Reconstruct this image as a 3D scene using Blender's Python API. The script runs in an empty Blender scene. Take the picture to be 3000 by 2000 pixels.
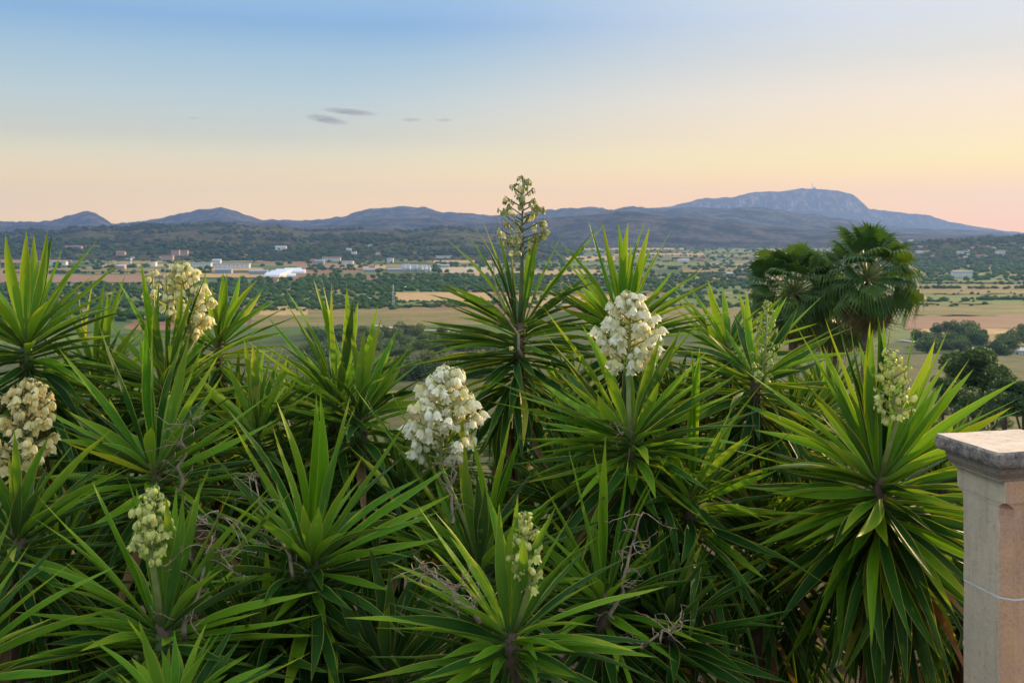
import bpy, math, random
import numpy as np
from mathutils import Vector, Matrix, noise as mnoise
R = math.radians
scene = bpy.context.scene
col = scene.collection
rng = random.Random(7)
EYE = 80.0; F = 2917.0; CX = 1500.0; HY = 676.0
SUN_AZ, SUN_EL = R(46), R(11)

# ---------------------------------------------------------------- camera
cam = bpy.data.cameras.new('camera'); camo = bpy.data.objects.new('camera', cam); col.objects.link(camo)
scene.camera = camo
camo.location = (0, 0, EYE); camo.rotation_euler = (math.pi / 2, 0, 0)
cam.lens = 35; cam.sensor_width = 36; cam.shift_y = -(1000 - HY) / 3000
cam.clip_start = .05; cam.clip_end = 60000
cam.dof.use_dof = True; cam.dof.focus_distance = 4.3; cam.dof.aperture_fstop = 8

# ---------------------------------------------------------------- sky
def lin(r, g, b):
    f = lambda c: (c / 255 / 12.92) if c / 255 <= .04045 else ((c / 255 + .055) / 1.055) ** 2.4
    return (f(r), f(g), f(b), 1)
w = bpy.data.worlds.new("World"); scene.world = w; w.use_nodes = True
N = w.node_tree.nodes; Lk = w.node_tree.links
def ramp_node(nodes, stops, interp='LINEAR'):
    r = nodes.new('ShaderNodeValToRGB'); r.color_ramp.interpolation = interp
    e = r.color_ramp.elements
    while len(e) < len(stops): e.new(.5)
    for i, (p, c) in enumerate(stops): e[i].position = p; e[i].color = c
    return r
tc = N.new('ShaderNodeTexCoord'); sx = N.new('ShaderNodeSeparateXYZ'); Lk.new(tc.outputs['Generated'], sx.inputs[0])
def m_(nodes, links, op, a, b=None):
    n = nodes.new('ShaderNodeMath'); n.operation = op
    for i, v in enumerate((a, b)):
        if v is None: continue
        if isinstance(v, (int, float)): n.inputs[i].default_value = v
        else: links.new(v, n.inputs[i])
    return n.outputs[0]
M = lambda op, a, b=None: m_(N, Lk, op, a, b)
z = sx.outputs[2]
# ramp coordinate: square root of height keeps the detail near the horizon
zc = M('SQRT', M('MAXIMUM', z, 0.0))
def S(deg): return math.sqrt(max(0, math.sin(R(deg))))
away = ramp_node(N, [(0.0000, (1.0718, 0.6347, 0.1386, 1)), (0.1189, (1.0718, 0.6347, 0.1386, 1)), (0.1888, (0.9949, 0.6191, 0.1225, 1)), (0.2324, (0.8007, 0.5627, 0.2083, 1)), (0.2746, (0.6107, 0.5263, 0.2940, 1)), (0.3035, (0.4726, 0.4536, 0.3290, 1)), (0.3603, (0.3535, 0.4220, 0.4133, 1)), (0.4087, (0.2570, 0.3647, 0.4313, 1)), (0.4478, (0.1668, 0.2913, 0.4486, 1)), (0.7071, (0.5200, 0.6400, 0.8200, 1)), (1.0000, (0.7600, 0.8000, 0.8600, 1))])  # top stops of both ramps raised above a dusk sky, as added fill light
near = ramp_node(N, [(0.0000, (1.1564, 0.4826, 0.0295, 1)), (0.0893, (1.1564, 0.4826, 0.0295, 1)), (0.1966, (1.0734, 0.5412, 0.0339, 1)), (0.2631, (0.8335, 0.6130, 0.1727, 1)), (0.3033, (0.7781, 0.5698, 0.2796, 1)), (0.3601, (0.6842, 0.5456, 0.3821, 1)), (0.4084, (0.5424, 0.5002, 0.4298, 1)), (0.4476, (0.5080, 0.5073, 0.5060, 1)), (0.7071, (0.7000, 0.7500, 0.8300, 1)), (1.0000, (0.7600, 0.8000, 0.8600, 1))])
Lk.new(zc, away.inputs[0]); Lk.new(zc, near.inputs[0])
hl = M('SQRT', M('ADD', M('MULTIPLY', sx.outputs[0], sx.outputs[0]), M('MULTIPLY', sx.outputs[1], sx.outputs[1])))
dt = M('DIVIDE', M('ADD', M('MULTIPLY', sx.outputs[0], math.sin(SUN_AZ)), M('MULTIPLY', sx.outputs[1], math.cos(SUN_AZ))), M('MAXIMUM', hl, .01))
mr = N.new('ShaderNodeMapRange'); mr.interpolation_type = 'SMOOTHSTEP'; Lk.new(dt, mr.inputs[0]); Lk.new(M('ADD', M('MULTIPLY', M('MAXIMUM', z, 0.0), .95), .40), mr.inputs[1]); mr.inputs[2].default_value = 1.0
mx = N.new('ShaderNodeMix'); mx.data_type = 'RGBA'; Lk.new(mr.outputs[0], mx.inputs[0]); Lk.new(away.outputs[0], mx.inputs[6]); Lk.new(near.outputs[0], mx.inputs[7])
Lk.new(mx.outputs[2], N['Background'].inputs[0]); N['Background'].inputs[1].default_value = 1.0

sd = bpy.data.lights.new('sun', 'SUN'); so = bpy.data.objects.new('sun', sd); col.objects.link(so)
sd.energy = 4.5; sd.angle = R(1.0); sd.color = (1.0, .70, .38)
dv = Vector((math.sin(SUN_AZ) * math.cos(SUN_EL), math.cos(SUN_AZ) * math.cos(SUN_EL), math.sin(SUN_EL)))
so.rotation_euler = dv.to_track_quat('Z', 'Y').to_euler()
scene.view_settings.view_transform = 'Standard'; scene.view_settings.look = 'None'
scene.view_settings.exposure = .67; scene.view_settings.gamma = 1; scene.view_settings.use_curve_mapping = False
scene.render.engine = 'CYCLES'
scene.cycles.max_bounces = 8; scene.cycles.volume_bounces = 1; scene.cycles.transparent_max_bounces = 16

# ---------------------------------------------------------------- helpers
def tag(o, label=None, cat=None, group=None, kind=None):
    if label: o['label'] = label
    if cat: o['category'] = cat
    if group: o['group'] = group
    if kind: o['kind'] = kind
    return o
def P(px, py, d): return Vector(((px - CX) / F * d, d, EYE - (py - HY) / F * d))
def link(name, me, parent=None, mat=None, loc=None):
    o = bpy.data.objects.new(name, me); col.objects.link(o)
    if parent: o.parent = parent
    if mat:
        if len(me.materials) == 0: me.materials.append(mat)
        o.material_slots[0].link = 'OBJECT'; o.material_slots[0].material = mat
    if loc is not None: o.location = loc
    return o
def empty(name, loc): 
    o = bpy.data.objects.new(name, None); col.objects.link(o); o.location = loc; o.empty_display_size = .1; return o
def mesh(name, vs, fs, smooth=True, uvs=None):
    me = bpy.data.meshes.new(name); me.from_pydata([tuple(v) for v in vs], [], fs); me.update()
    if smooth: me.polygons.foreach_set('use_smooth', [True] * len(me.polygons))
    if uvs is not None:
        ul = me.uv_layers.new(name='UVMap')
        li = np.empty(len(me.loops), dtype=np.int32); me.loops.foreach_get('vertex_index', li)
        ul.data.foreach_set('uv', np.array(uvs, dtype=np.float32)[li].ravel())
    return me
class MB:
    def __init__(s): s.v = []; s.f = []
    def box(s, x0, y0, z0, x1, y1, z1):
        b = len(s.v); s.v += [(x0,y0,z0),(x1,y0,z0),(x1,y1,z0),(x0,y1,z0),(x0,y0,z1),(x1,y0,z1),(x1,y1,z1),(x0,y1,z1)]
        s.f += [tuple(b + i for i in q) for q in ((0,3,2,1),(4,5,6,7),(0,1,5,4),(1,2,6,5),(2,3,7,6),(3,0,4,7))]; return s
    def tube(s, pts, rad, n=6, cap=True):
        pts = [Vector(p) for p in pts]; b = len(s.v); k = len(pts)
        if not hasattr(rad, '__len__'): rad = [rad] * k
        ref = Vector((.31, .87, .37))
        for i, p in enumerate(pts):
            t = (pts[min(i + 1, k - 1)] - pts[max(i - 1, 0)]).normalized()
            a = t.cross(ref); a = a.normalized() if a.length > 1e-4 else t.orthogonal().normalized(); c = t.cross(a)
            for j in range(n):
                an = 2 * math.pi * j / n; s.v.append(tuple(p + (a * math.cos(an) + c * math.sin(an)) * rad[i]))
        for i in range(k - 1):
            for j in range(n):
                j2 = (j + 1) % n; s.f.append((b + i*n + j, b + i*n + j2, b + (i+1)*n + j2, b + (i+1)*n + j))
        if cap: s.f.append(tuple(b + j for j in range(n))[::-1]); s.f.append(tuple(b + (k-1)*n + j for j in range(n)))
        return s
    def add(s, vs, fs):
        b = len(s.v); s.v += [tuple(v) for v in vs]; s.f += [tuple(b + i for i in f) for f in fs]; return s
    def me(s, name, smooth=False): return mesh(name, s.v, s.f, smooth)
def fbm(x, y, sc, oc=4, seed=0.):
    v = 0; a = 1; t = 0
    for i in range(oc):
        v += a * mnoise.noise(Vector((x / sc + seed, y / sc - seed, seed * 1.7))); t += a; a *= .5; sc *= .5
    return v / t
def interp(x, pts):
    if x <= pts[0][0]: return pts[0][1]
    for (a, b), (c, d) in zip(pts, pts[1:]):
        if x <= c: return b + (d - b) * (x - a) / (c - a)
    return pts[-1][1]
SLOPE = [(0, -1.62), (2.2, -1.7), (4, -2.6), (8, -3.1), (15, -4.6), (40, -10.5), (60, -14.5), (150, -29), (400, -58), (700, -77), (880, -80), (1e6, -80)]
def gz(x, y):
    s = math.hypot(x, max(y, 0)); z = EYE + interp(s, SLOPE)
    if s > 10: z += min(1, (s - 10) / 60) * (1.6 * fbm(x, y, 70, 3, 3.1) if s < 900 else .0) * (1 if s < 600 else (900 - s) / 300)
    return z
def hit(px, py):
    u = (px - CX) / F; v = (py - HY) / F; d = 5.0
    while d < 14000:
        if EYE - v * d <= gz(u * d, d): break
        d *= 1.02
    return Vector((u * d, d, gz(u * d, d)))

# ---------------------------------------------------------------- materials
def newmat(name):
    m = bpy.data.materials.new(name); m.use_nodes = True; return m, m.node_tree.nodes, m.node_tree.links, m.node_tree.nodes['Principled BSDF']
def noise(n, l, scale, detail=4, vec=None, rough=.55):
    t = n.new('ShaderNodeTexNoise'); t.inputs['Scale'].default_value = scale; t.inputs['Detail'].default_value = detail; t.inputs['Roughness'].default_value = rough
    if vec is not None: l.new(vec, t.inputs['Vector'])
    return t
def mixc(n, l, fac, a, b, mode='MIX'):
    x = n.new('ShaderNodeMix'); x.data_type = 'RGBA'; x.blend_type = mode
    for i, v in ((0, fac), (6, a), (7, b)):
        if isinstance(v, (int, float)): x.inputs[i].default_value = v
        elif isinstance(v, tuple): x.inputs[i].default_value = v if len(v) == 4 else v + (1,)
        else: l.new(v, x.inputs[i])
    return x.outputs[2]
def maprange(n, l, v, a, b, c=0., d=1.):
    r = n.new('ShaderNodeMapRange'); l.new(v, r.inputs[0]); 
    for i, q in enumerate((a, b, c, d)): r.inputs[i + 1].default_value = q
    return r.outputs[0]
def bump(n, l, b, h, dist, strength=.5):
    k = n.new('ShaderNodeBump'); k.inputs['Strength'].default_value = strength; k.inputs['Distance'].default_value = dist
    l.new(h, k.inputs['Height']); l.new(k.outputs[0], b.inputs['Normal']); return k
def simple(name, c1, c2, scale, rough=.85, obj=True, bmp=0.):
    m, n, l, b = newmat(name); t = n.new('ShaderNodeTexCoord')
    nz = noise(n, l, scale, 5, t.outputs['Object' if obj else 'Generated'])
    l.new(mixc(n, l, maprange(n, l, nz.outputs[0], .3, .7), c1, c2), b.inputs['Base Color']); b.inputs['Roughness'].default_value = rough
    if bmp: bump(n, l, b, nz.outputs[0], bmp)
    return m

def leaf_mat(name, dark, light, yellow, trans=.35, edge=(.42, .44, .08)):
    m, n, l, b = newmat(name); t = n.new('ShaderNodeTexCoord'); uv = n.new('ShaderNodeSeparateXYZ'); l.new(t.outputs['UV'], uv.inputs[0])
    oi = n.new('ShaderNodeObjectInfo'); geo = n.new('ShaderNodeNewGeometry')
    mp = n.new('ShaderNodeMapping'); mp.inputs['Scale'].default_value = (46, 1.6, 1)
    av = n.new('ShaderNodeVectorMath'); av.operation = 'ADD'; l.new(t.outputs['UV'], av.inputs[0])
    cb = n.new('ShaderNodeCombineXYZ'); l.new(oi.outputs['Random'], cb.inputs[2]); l.new(oi.outputs['Random'], cb.inputs[1]); l.new(cb.outputs[0], av.inputs[1])
    l.new(av.outputs[0], mp.inputs[0]); st = noise(n, l, 1.0, 3, mp.outputs[0])
    mp2 = n.new('ShaderNodeMapping'); mp2.inputs['Scale'].default_value = (3, 9, 9); l.new(av.outputs[0], mp2.inputs[0]); bl = noise(n, l, 1.0, 4, mp2.outputs[0])
    rnd = n.new('ShaderNodeMath'); rnd.operation = 'FRACT'; mu = n.new('ShaderNodeMath'); mu.operation = 'MULTIPLY'; mu.inputs[1].default_value = 17.3
    l.new(oi.outputs['Random'], mu.inputs[0]); l.new(mu.outputs[0], rnd.inputs[0])
    c = mixc(n, l, oi.outputs['Random'], dark, light)
    c = mixc(n, l, maprange(n, l, bl.outputs[0], .42, .72, 0, .55), c, light)
    # some leaves yellow towards the tip
    ty = maprange(n, l, uv.outputs[1], .35, 1.05, 0, 1); ry = maprange(n, l, rnd.outputs[0], .35, 1, 0, .8)
    k = n.new('ShaderNodeMath'); k.operation = 'MULTIPLY'; l.new(ty, k.inputs[0]); l.new(ry, k.inputs[1])
    c = mixc(n, l, k.outputs[0], c, yellow)
    c = mixc(n, l, maprange(n, l, st.outputs[0], .35, .65, 0, .4), c, mixc(n, l, 1.0, c, (.55, .6, .5, 1), 'MULTIPLY'))
    # glaucous sheath at the base
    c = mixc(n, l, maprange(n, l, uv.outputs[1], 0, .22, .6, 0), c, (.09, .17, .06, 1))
    # brown flecks
    sp = noise(n, l, 1.0, 2, None); mp3 = n.new('ShaderNodeMapping'); mp3.inputs['Scale'].default_value = (16, 60, 30); l.new(av.outputs[0], mp3.inputs[0]); l.new(mp3.outputs[0], sp.inputs['Vector'])
    c = mixc(n, l, maprange(n, l, sp.outputs[0], .70, .76, 0, .6), c, (.16, .12, .04, 1))
    c = mixc(n, l, maprange(n, l, uv.outputs[1], .965, .99, 0, .85), c, (.17, .10, .04, 1))
    # pale horny margin: |u-.5|
    a1 = n.new('ShaderNodeMath'); a1.operation = 'SUBTRACT'; l.new(uv.outputs[0], a1.inputs[0]); a1.inputs[1].default_value = .5
    a2 = n.new('ShaderNodeMath'); a2.operation = 'ABSOLUTE'; l.new(a1.outputs[0], a2.inputs[0])
    c = mixc(n, l, maprange(n, l, a2.outputs[0], .43, .47, 0, .75), c, edge + (1,))
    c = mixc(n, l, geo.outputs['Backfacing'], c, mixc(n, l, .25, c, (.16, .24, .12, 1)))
    l.new(c, b.inputs['Base Color']); b.inputs['Roughness'].default_value = .45; b.inputs['Specular IOR Level'].default_value = .14
    bump(n, l, b, st.outputs[0], .002, .35)
    tr = n.new('ShaderNodeBsdfTranslucent'); l.new(mixc(n, l, 1.0, c, (1.6, 1.35, .35, 1), 'MULTIPLY'), tr.inputs[0])
    ms = n.new('ShaderNodeMixShader'); ms.inputs[0].default_value = trans
    l.new(b.outputs[0], ms.inputs[1]); l.new(tr.outputs[0], ms.inputs[2]); l.new(ms.outputs[0], n['Material Output'].inputs[0])
    return m
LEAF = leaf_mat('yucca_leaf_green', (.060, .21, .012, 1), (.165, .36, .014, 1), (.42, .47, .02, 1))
LEAFD = leaf_mat('yucca_leaf_deep', (.012, .060, .010, 1), (.030, .115, .013, 1), (.08, .17, .016, 1))  # darker copy: old leaves' green plus skirt and understory shade put into colour
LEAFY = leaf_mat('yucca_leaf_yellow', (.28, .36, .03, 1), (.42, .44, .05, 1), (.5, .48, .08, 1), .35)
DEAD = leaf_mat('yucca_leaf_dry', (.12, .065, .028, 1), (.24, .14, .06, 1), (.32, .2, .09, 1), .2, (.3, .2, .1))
def petal_mat(name, c1, c2, basec):
    m, n, l, b = newmat(name); t = n.new('ShaderNodeTexCoord'); uv = n.new('ShaderNodeSeparateXYZ'); l.new(t.outputs['UV'], uv.inputs[0])
    oi = n.new('ShaderNodeObjectInfo'); c = mixc(n, l, oi.outputs['Random'], c1, c2)
    c = mixc(n, l, maprange(n, l, uv.outputs[1], 0, .3, .8, 0), c, basec)
    nz = noise(n, l, 40, 2, t.outputs['Object']); c = mixc(n, l, maprange(n, l, nz.outputs[0], .3, .7, 0, .18), c, basec)
    l.new(c, b.inputs['Base Color']); b.inputs['Roughness'].default_value = .45
    tr = n.new('ShaderNodeBsdfTranslucent'); l.new(c, tr.inputs[0]); ms = n.new('ShaderNodeMixShader'); ms.inputs[0].default_value = .42
    l.new(b.outputs[0], ms.inputs[1]); l.new(tr.outputs[0], ms.inputs[2]); l.new(ms.outputs[0], n['Material Output'].inputs[0]); return m
PET = {'open': petal_mat('white_tepal', (.95, .91, .68, 1), (.96, .95, .82, 1), (.72, .70, .22, 1)),
       'cream': petal_mat('cream_tepal', (.92, .84, .42, 1), (.93, .88, .55, 1), (.66, .62, .16, 1)),
       'aged': petal_mat('aged_tepal', (.94, .84, .42, 1), (.92, .80, .38, 1), (.62, .42, .12, 1)),
       'young': petal_mat('bud_tepal', (.82, .84, .22, 1), (.90, .89, .40, 1), (.5, .58, .08, 1)),
       'green': petal_mat('green_bud_tepal', (.50, .62, .12, 1), (.76, .80, .26, 1), (.3, .40, .06, 1)),
       'olive': petal_mat('olive_tepal', (.38, .40, .12, 1), (.60, .60, .30, 1), (.22, .25, .06, 1))}
STALK = simple('flower_stalk_green', (.22, .28, .07, 1), (.34, .36, .12, 1), 30, .5)
STALKD = simple('flower_stalk_dark', (.10, .13, .04, 1), (.18, .18, .07, 1), 30, .5)
TWIG = simple('dried_twig', (.17, .115, .065, 1), (.40, .31, .21, 1), 40, .9)
SHEATH = simple('green_leaf_bases', (.05, .11, .02, 1), (.11, .18, .04, 1), 25, .6)
BARK = simple('yucca_bark', (.07, .045, .03, 1), (.16, .11, .07, 1), 18, .95, bmp=.01)

# ---------------------------------------------------------------- yucca leaves
WP = [(0, .50), (.05, .40), (.15, .46), (.28, .80), (.40, .98), (.48, 1), (.62, .84), (.78, .52), (.91, .22), (1, 0.0)]
def leaf_mesh(bulge, sway, seed, droop=0., fold=.62, rows=13):
    r = random.Random(seed); vs = []; fs = []; uv = []; cols = 5
    ph = r.random() * 6; kink = r.uniform(.55, .9); ka = r.uniform(-.02, .02)
    for i in range(rows):
        t = i / (rows - 1); t = t ** .93
        hw = interp(t, WP) * .043 * (1 + .05 * math.sin(9 * t + ph))
        fo = fold * (1 - t) ** .9 + .12
        tw = r.uniform(-.03, .03) + .25 * math.sin(2.2 * t + ph) * t
        cy = t * (1 - abs(droop) * .12 * t); cz = bulge * math.sin(math.pi * t) - droop * t ** 2.2
        cx = sway * math.sin(math.pi * t) + ka * max(0, t - kink)
        for j in range(cols):
            u = -1 + 2 * j / (cols - 1)
            x = u * hw * math.cos(fo * .8); zz = abs(u) * hw * math.sin(fo) * 1.2 + .0012 * math.sin(14 * t + 3 * u + ph) * (abs(u) > .9)
            if rows > 9 and abs(u) > .9: x += r.uniform(-.0010, .0010)
            vs.append((cx + x * math.cos(tw) - zz * math.sin(tw), cy, cz + x * math.sin(tw) + zz * math.cos(tw)))
            uv.append(((u + 1) / 2, t))
    for i in range(rows - 1):
        for j in range(cols - 1): fs.append((i*cols+j, i*cols+j+1, (i+1)*cols+j+1, (i+1)*cols+j))
    me = mesh('leaf', vs, fs, True, uv); me.materials.append(LEAF); return me
LM = [leaf_mesh(b, s, 11 + i) for i, (b, s) in enumerate([(-.01, 0), (.015, .02), (.03, -.02), (.045, .012), (.01, -.03), (.03, .03), (.0, .01), (.06, 0), (.02, -.012), (-.015, .02)])]
LD = [leaf_mesh(.04, s, 41 + i, d) for i, (d, s) in enumerate([(.02, .02), (.05, -.015), (.10, .01), (.04, 0), (.17, -.02)])]
LK = [leaf_mesh(.02, .05, 61, .45), leaf_mesh(.03, -.06, 62, .6, .9)]
def put_leaf(root, base, tip, A, W, meshes, mat, r, roll=18):
    y = tip - base; ln = y.length; y = y / ln
    zv = A - A.dot(y) * y
    if zv.length < .05: zv = Vector((r.uniform(-1, 1), -1, 0)); zv = zv - zv.dot(y) * y
    zv.normalize(); zv = Matrix.Rotation(R(r.gauss(0, roll)), 3, y) @ zv; x = y.cross(zv)
    o = bpy.data.objects.new('leaf', r.choice(meshes)); col.objects.link(o); o.parent = root
    sx = W * r.uniform(.88, 1.1)
    m = Matrix(((x.x * sx, y.x * ln, zv.x * sx), (x.y * sx, y.y * ln, zv.y * sx), (x.z * sx, y.z * ln, zv.z * sx))).to_4x4()
    m.translation = base - root.location; o.matrix_local = m
    if mat is not LEAF: o.material_slots[0].link = 'OBJECT'; o.material_slots[0].material = mat
    return o

def bell_mesh(kind, seed):
    r = random.Random(seed); vs = []; fs = []; uv = []
    if kind == 'bud':
        n = 6; prof = [(0, .06), (.15, .17), (.4, .25), (.7, .2), (.9, .1), (1, .01)]
        for t, q in prof:
            for j in range(n):
                a = j * 2 * math.pi / n; vs.append((q * math.cos(a), q * math.sin(a), -t)); uv.append((j / n, t))
        for i in range(len(prof) - 1):
            for j in range(n): fs.append((i*n+j, (i+1)*n+j, (i+1)*n+(j+1) % n, i*n+(j+1) % n))
    else:
        rad = {'open': [(0, .06), (.12, .28), (.4, .47), (.7, .52), (.9, .62), (1.0, .78)],
               'half': [(0, .06), (.14, .26), (.4, .40), (.7, .38), (.9, .34), (1.02, .30)]}[kind]
        for k in range(6):
            a0 = k * math.pi / 3; inn = .92 if k % 2 else 1.0; b = len(vs); fl = r.uniform(.85, 1.25)
            wd = [.25, .62, .78, .66, .36, .03]
            for i, (t, q) in enumerate(rad):
                if i >= 4: q = rad[3][1] + (q - rad[3][1]) * fl
                for j in (-1, 0, 1):
                    a = a0 + j * wd[i]; rr = q * inn * (1.0 if j == 0 else .97)
                    vs.append((rr * math.cos(a), rr * math.sin(a), -t - (.04 if j == 0 and i == 5 else 0))); uv.append(((j + 1) / 2, t))
            for i in range(5):
                for j in range(2): fs.append((b+i*3+j, b+(i+1)*3+j, b+(i+1)*3+j+1, b+i*3+j+1))
    me = mesh('flower', vs, fs, True, uv); me.materials.append(PET['open']); return me
BELL = {'open': [bell_mesh('open', i) for i in range(3)], 'half': [bell_mesh('half', i) for i in range(3)], 'bud': [bell_mesh('bud', 1)]}
MIXK = {'open': (.55, .38, .07), 'cream': (.35, .5, .15), 'aged': (.4, .35, .25), 'young': (.05, .3, .65), 'green': (.0, .05, .95), 'olive': (.15, .4, .45)}

def spike(root, base, bot, top, hw, nfl, kind, size, seed, tops=.12):
    r = random.Random(seed); mb = MB(); fl = []
    axis = (top - bot); H = axis.length
    mb.tube([base, base.lerp(bot, .5) + Vector((r.uniform(-.01, .01), 0, 0)), bot, bot.lerp(top, .5), top], [.013, .012, .010, .007, .003], 7)
    nb = max(8, nfl // 5); ga = 0
    for i in range(nb):
        t = i / (nb - 1); t = .02 + .96 * t ** 1.05; ga += 2.399 + r.uniform(-.3, .3)
        prof = interp(t, [(0, .62), (.15, .95), (.35, 1), (.6, .78), (.8, .5), (.93, .25), (1, tops)])
        Rr = hw * prof * r.uniform(.8, 1.08); out = Vector((math.cos(ga), math.sin(ga), 0)); o = bot.lerp(top, t)
        rise = Rr * r.uniform(.25, .6)
        br = [o, o + out * Rr * .4 + Vector((0, 0, rise * .5)), o + out * Rr * .78 + Vector((0, 0, rise)), o + out * Rr * .95 + Vector((0, 0, rise * 1.25))]
        mb.tube(br, [.0045, .0038, .003, .0018], 5)
        k = max(2, int(round(nfl / nb + r.uniform(-.8, .8))))
        for q in range(k):
            s = .35 + .65 * (q + .5) / k; a = s * 3; ii = min(2, int(a)); pt = br[ii].lerp(br[ii + 1], a - ii)
            side = Vector((-out.y, out.x, 0)) * r.choice((-1, 1)) * r.uniform(.3, 1) + out * r.uniform(-.2, .8)
            side = side.normalized() * size * r.uniform(.25, .55); j = pt + side + Vector((0, 0, size * r.uniform(-.1, .2)))
            mb.tube([pt, pt.lerp(j, .6) + Vector((0, 0, .2 * size)), j], [.0022, .002, .002], 4, False)
            fl.append((j, (j - o), t))
    st = link('flower_spike', mb.me('flower_spike', True), root, STALK if kind not in ('olive', 'aged') else STALKD, Vector((0, 0, 0)) - root.location)
    pr = MIXK[kind]
    for j, od, t in fl:
        x = r.random() + (.35 * (t - .45) if kind != 'open' else .12 * (t - .7)); kd = 'open' if x < pr[0] else 'half' if x < pr[0] + pr[1] else 'bud'
        o = bpy.data.objects.new('flower', r.choice(BELL[kd])); col.objects.link(o); o.parent = st; o.location = j
        up = kd == 'bud' and t > .8
        o.rotation_euler = (r.gauss(0, .32) + (1.2 if up and r.random() < .4 else 0), r.gauss(0, .32), r.random() * 6.3)
        sz = size * r.uniform(.82, 1.12) * (.72 if kd == 'bud' else 1) * (1 - .25 * max(0, t - .6)); wx = .92 if kd == 'open' else 1.0
        o.scale = (sz * wx, sz * wx, sz)
        m = PET[kind]
        if kind == 'aged' and r.random() < .3: m = PET['cream']
        if kind == 'olive' and r.random() < .22: m = PET['cream']
        if kind == 'open' and r.random() < .12: m = PET['cream']
        o.material_slots[0].link = 'OBJECT'; o.material_slots[0].material = m
    return st

def twig(root, base, top, seed, n=16, sc=1.0):
    r = random.Random(seed); mb = MB(); pts = []; H = (top - base).length; k = 9
    for i in range(k + 1):
        t = i / k; pts.append(base.lerp(top, t) + Vector([r.gauss(0, .012 * sc) for _ in range(3)]) * (t > 0))
    mb.tube(pts, [(.0085 - .006 * i / k) * sc for i in range(k + 1)], 6)
    for b in range(n):
        t = r.uniform(.12, 1); a = t * k; ii = min(k - 1, int(a)); p = pts[ii].lerp(pts[ii + 1], a - ii)
        an = r.random() * 6.28; d = Vector((math.cos(an), math.sin(an) * .7, r.uniform(-.2, .5))).normalized(); L = r.uniform(.05, .14) * sc
        q = [p]; cur = d.copy()
        for s in range(6):
            cur = (cur + Vector([r.gauss(0, .26) for _ in range(3)]) + Vector((0, 0, -.08))).normalized(); q.append(q[-1] + cur * L / 5)
        mb.tube(q, [.0022 * sc * (1 - .1 * s) for s in range(7)], 5)
        for e in range(r.randint(1, 3)):
            s0 = r.randint(2, 6); d2 = Vector([r.gauss(0, 1) for _ in range(3)]).normalized(); d3 = (d2 + Vector([r.gauss(0, .6) for _ in range(3)])).normalized()
            mb.tube([q[s0], q[s0] + d2 * .018 * sc, q[s0] + d2 * .018 * sc + d3 * .02 * sc], [.0018 * sc, .0016 * sc, .0012 * sc], 4)
    return link('dried_flower_stalk', mb.me('dried_flower_stalk', True), root, TWIG, -root.location)

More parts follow.
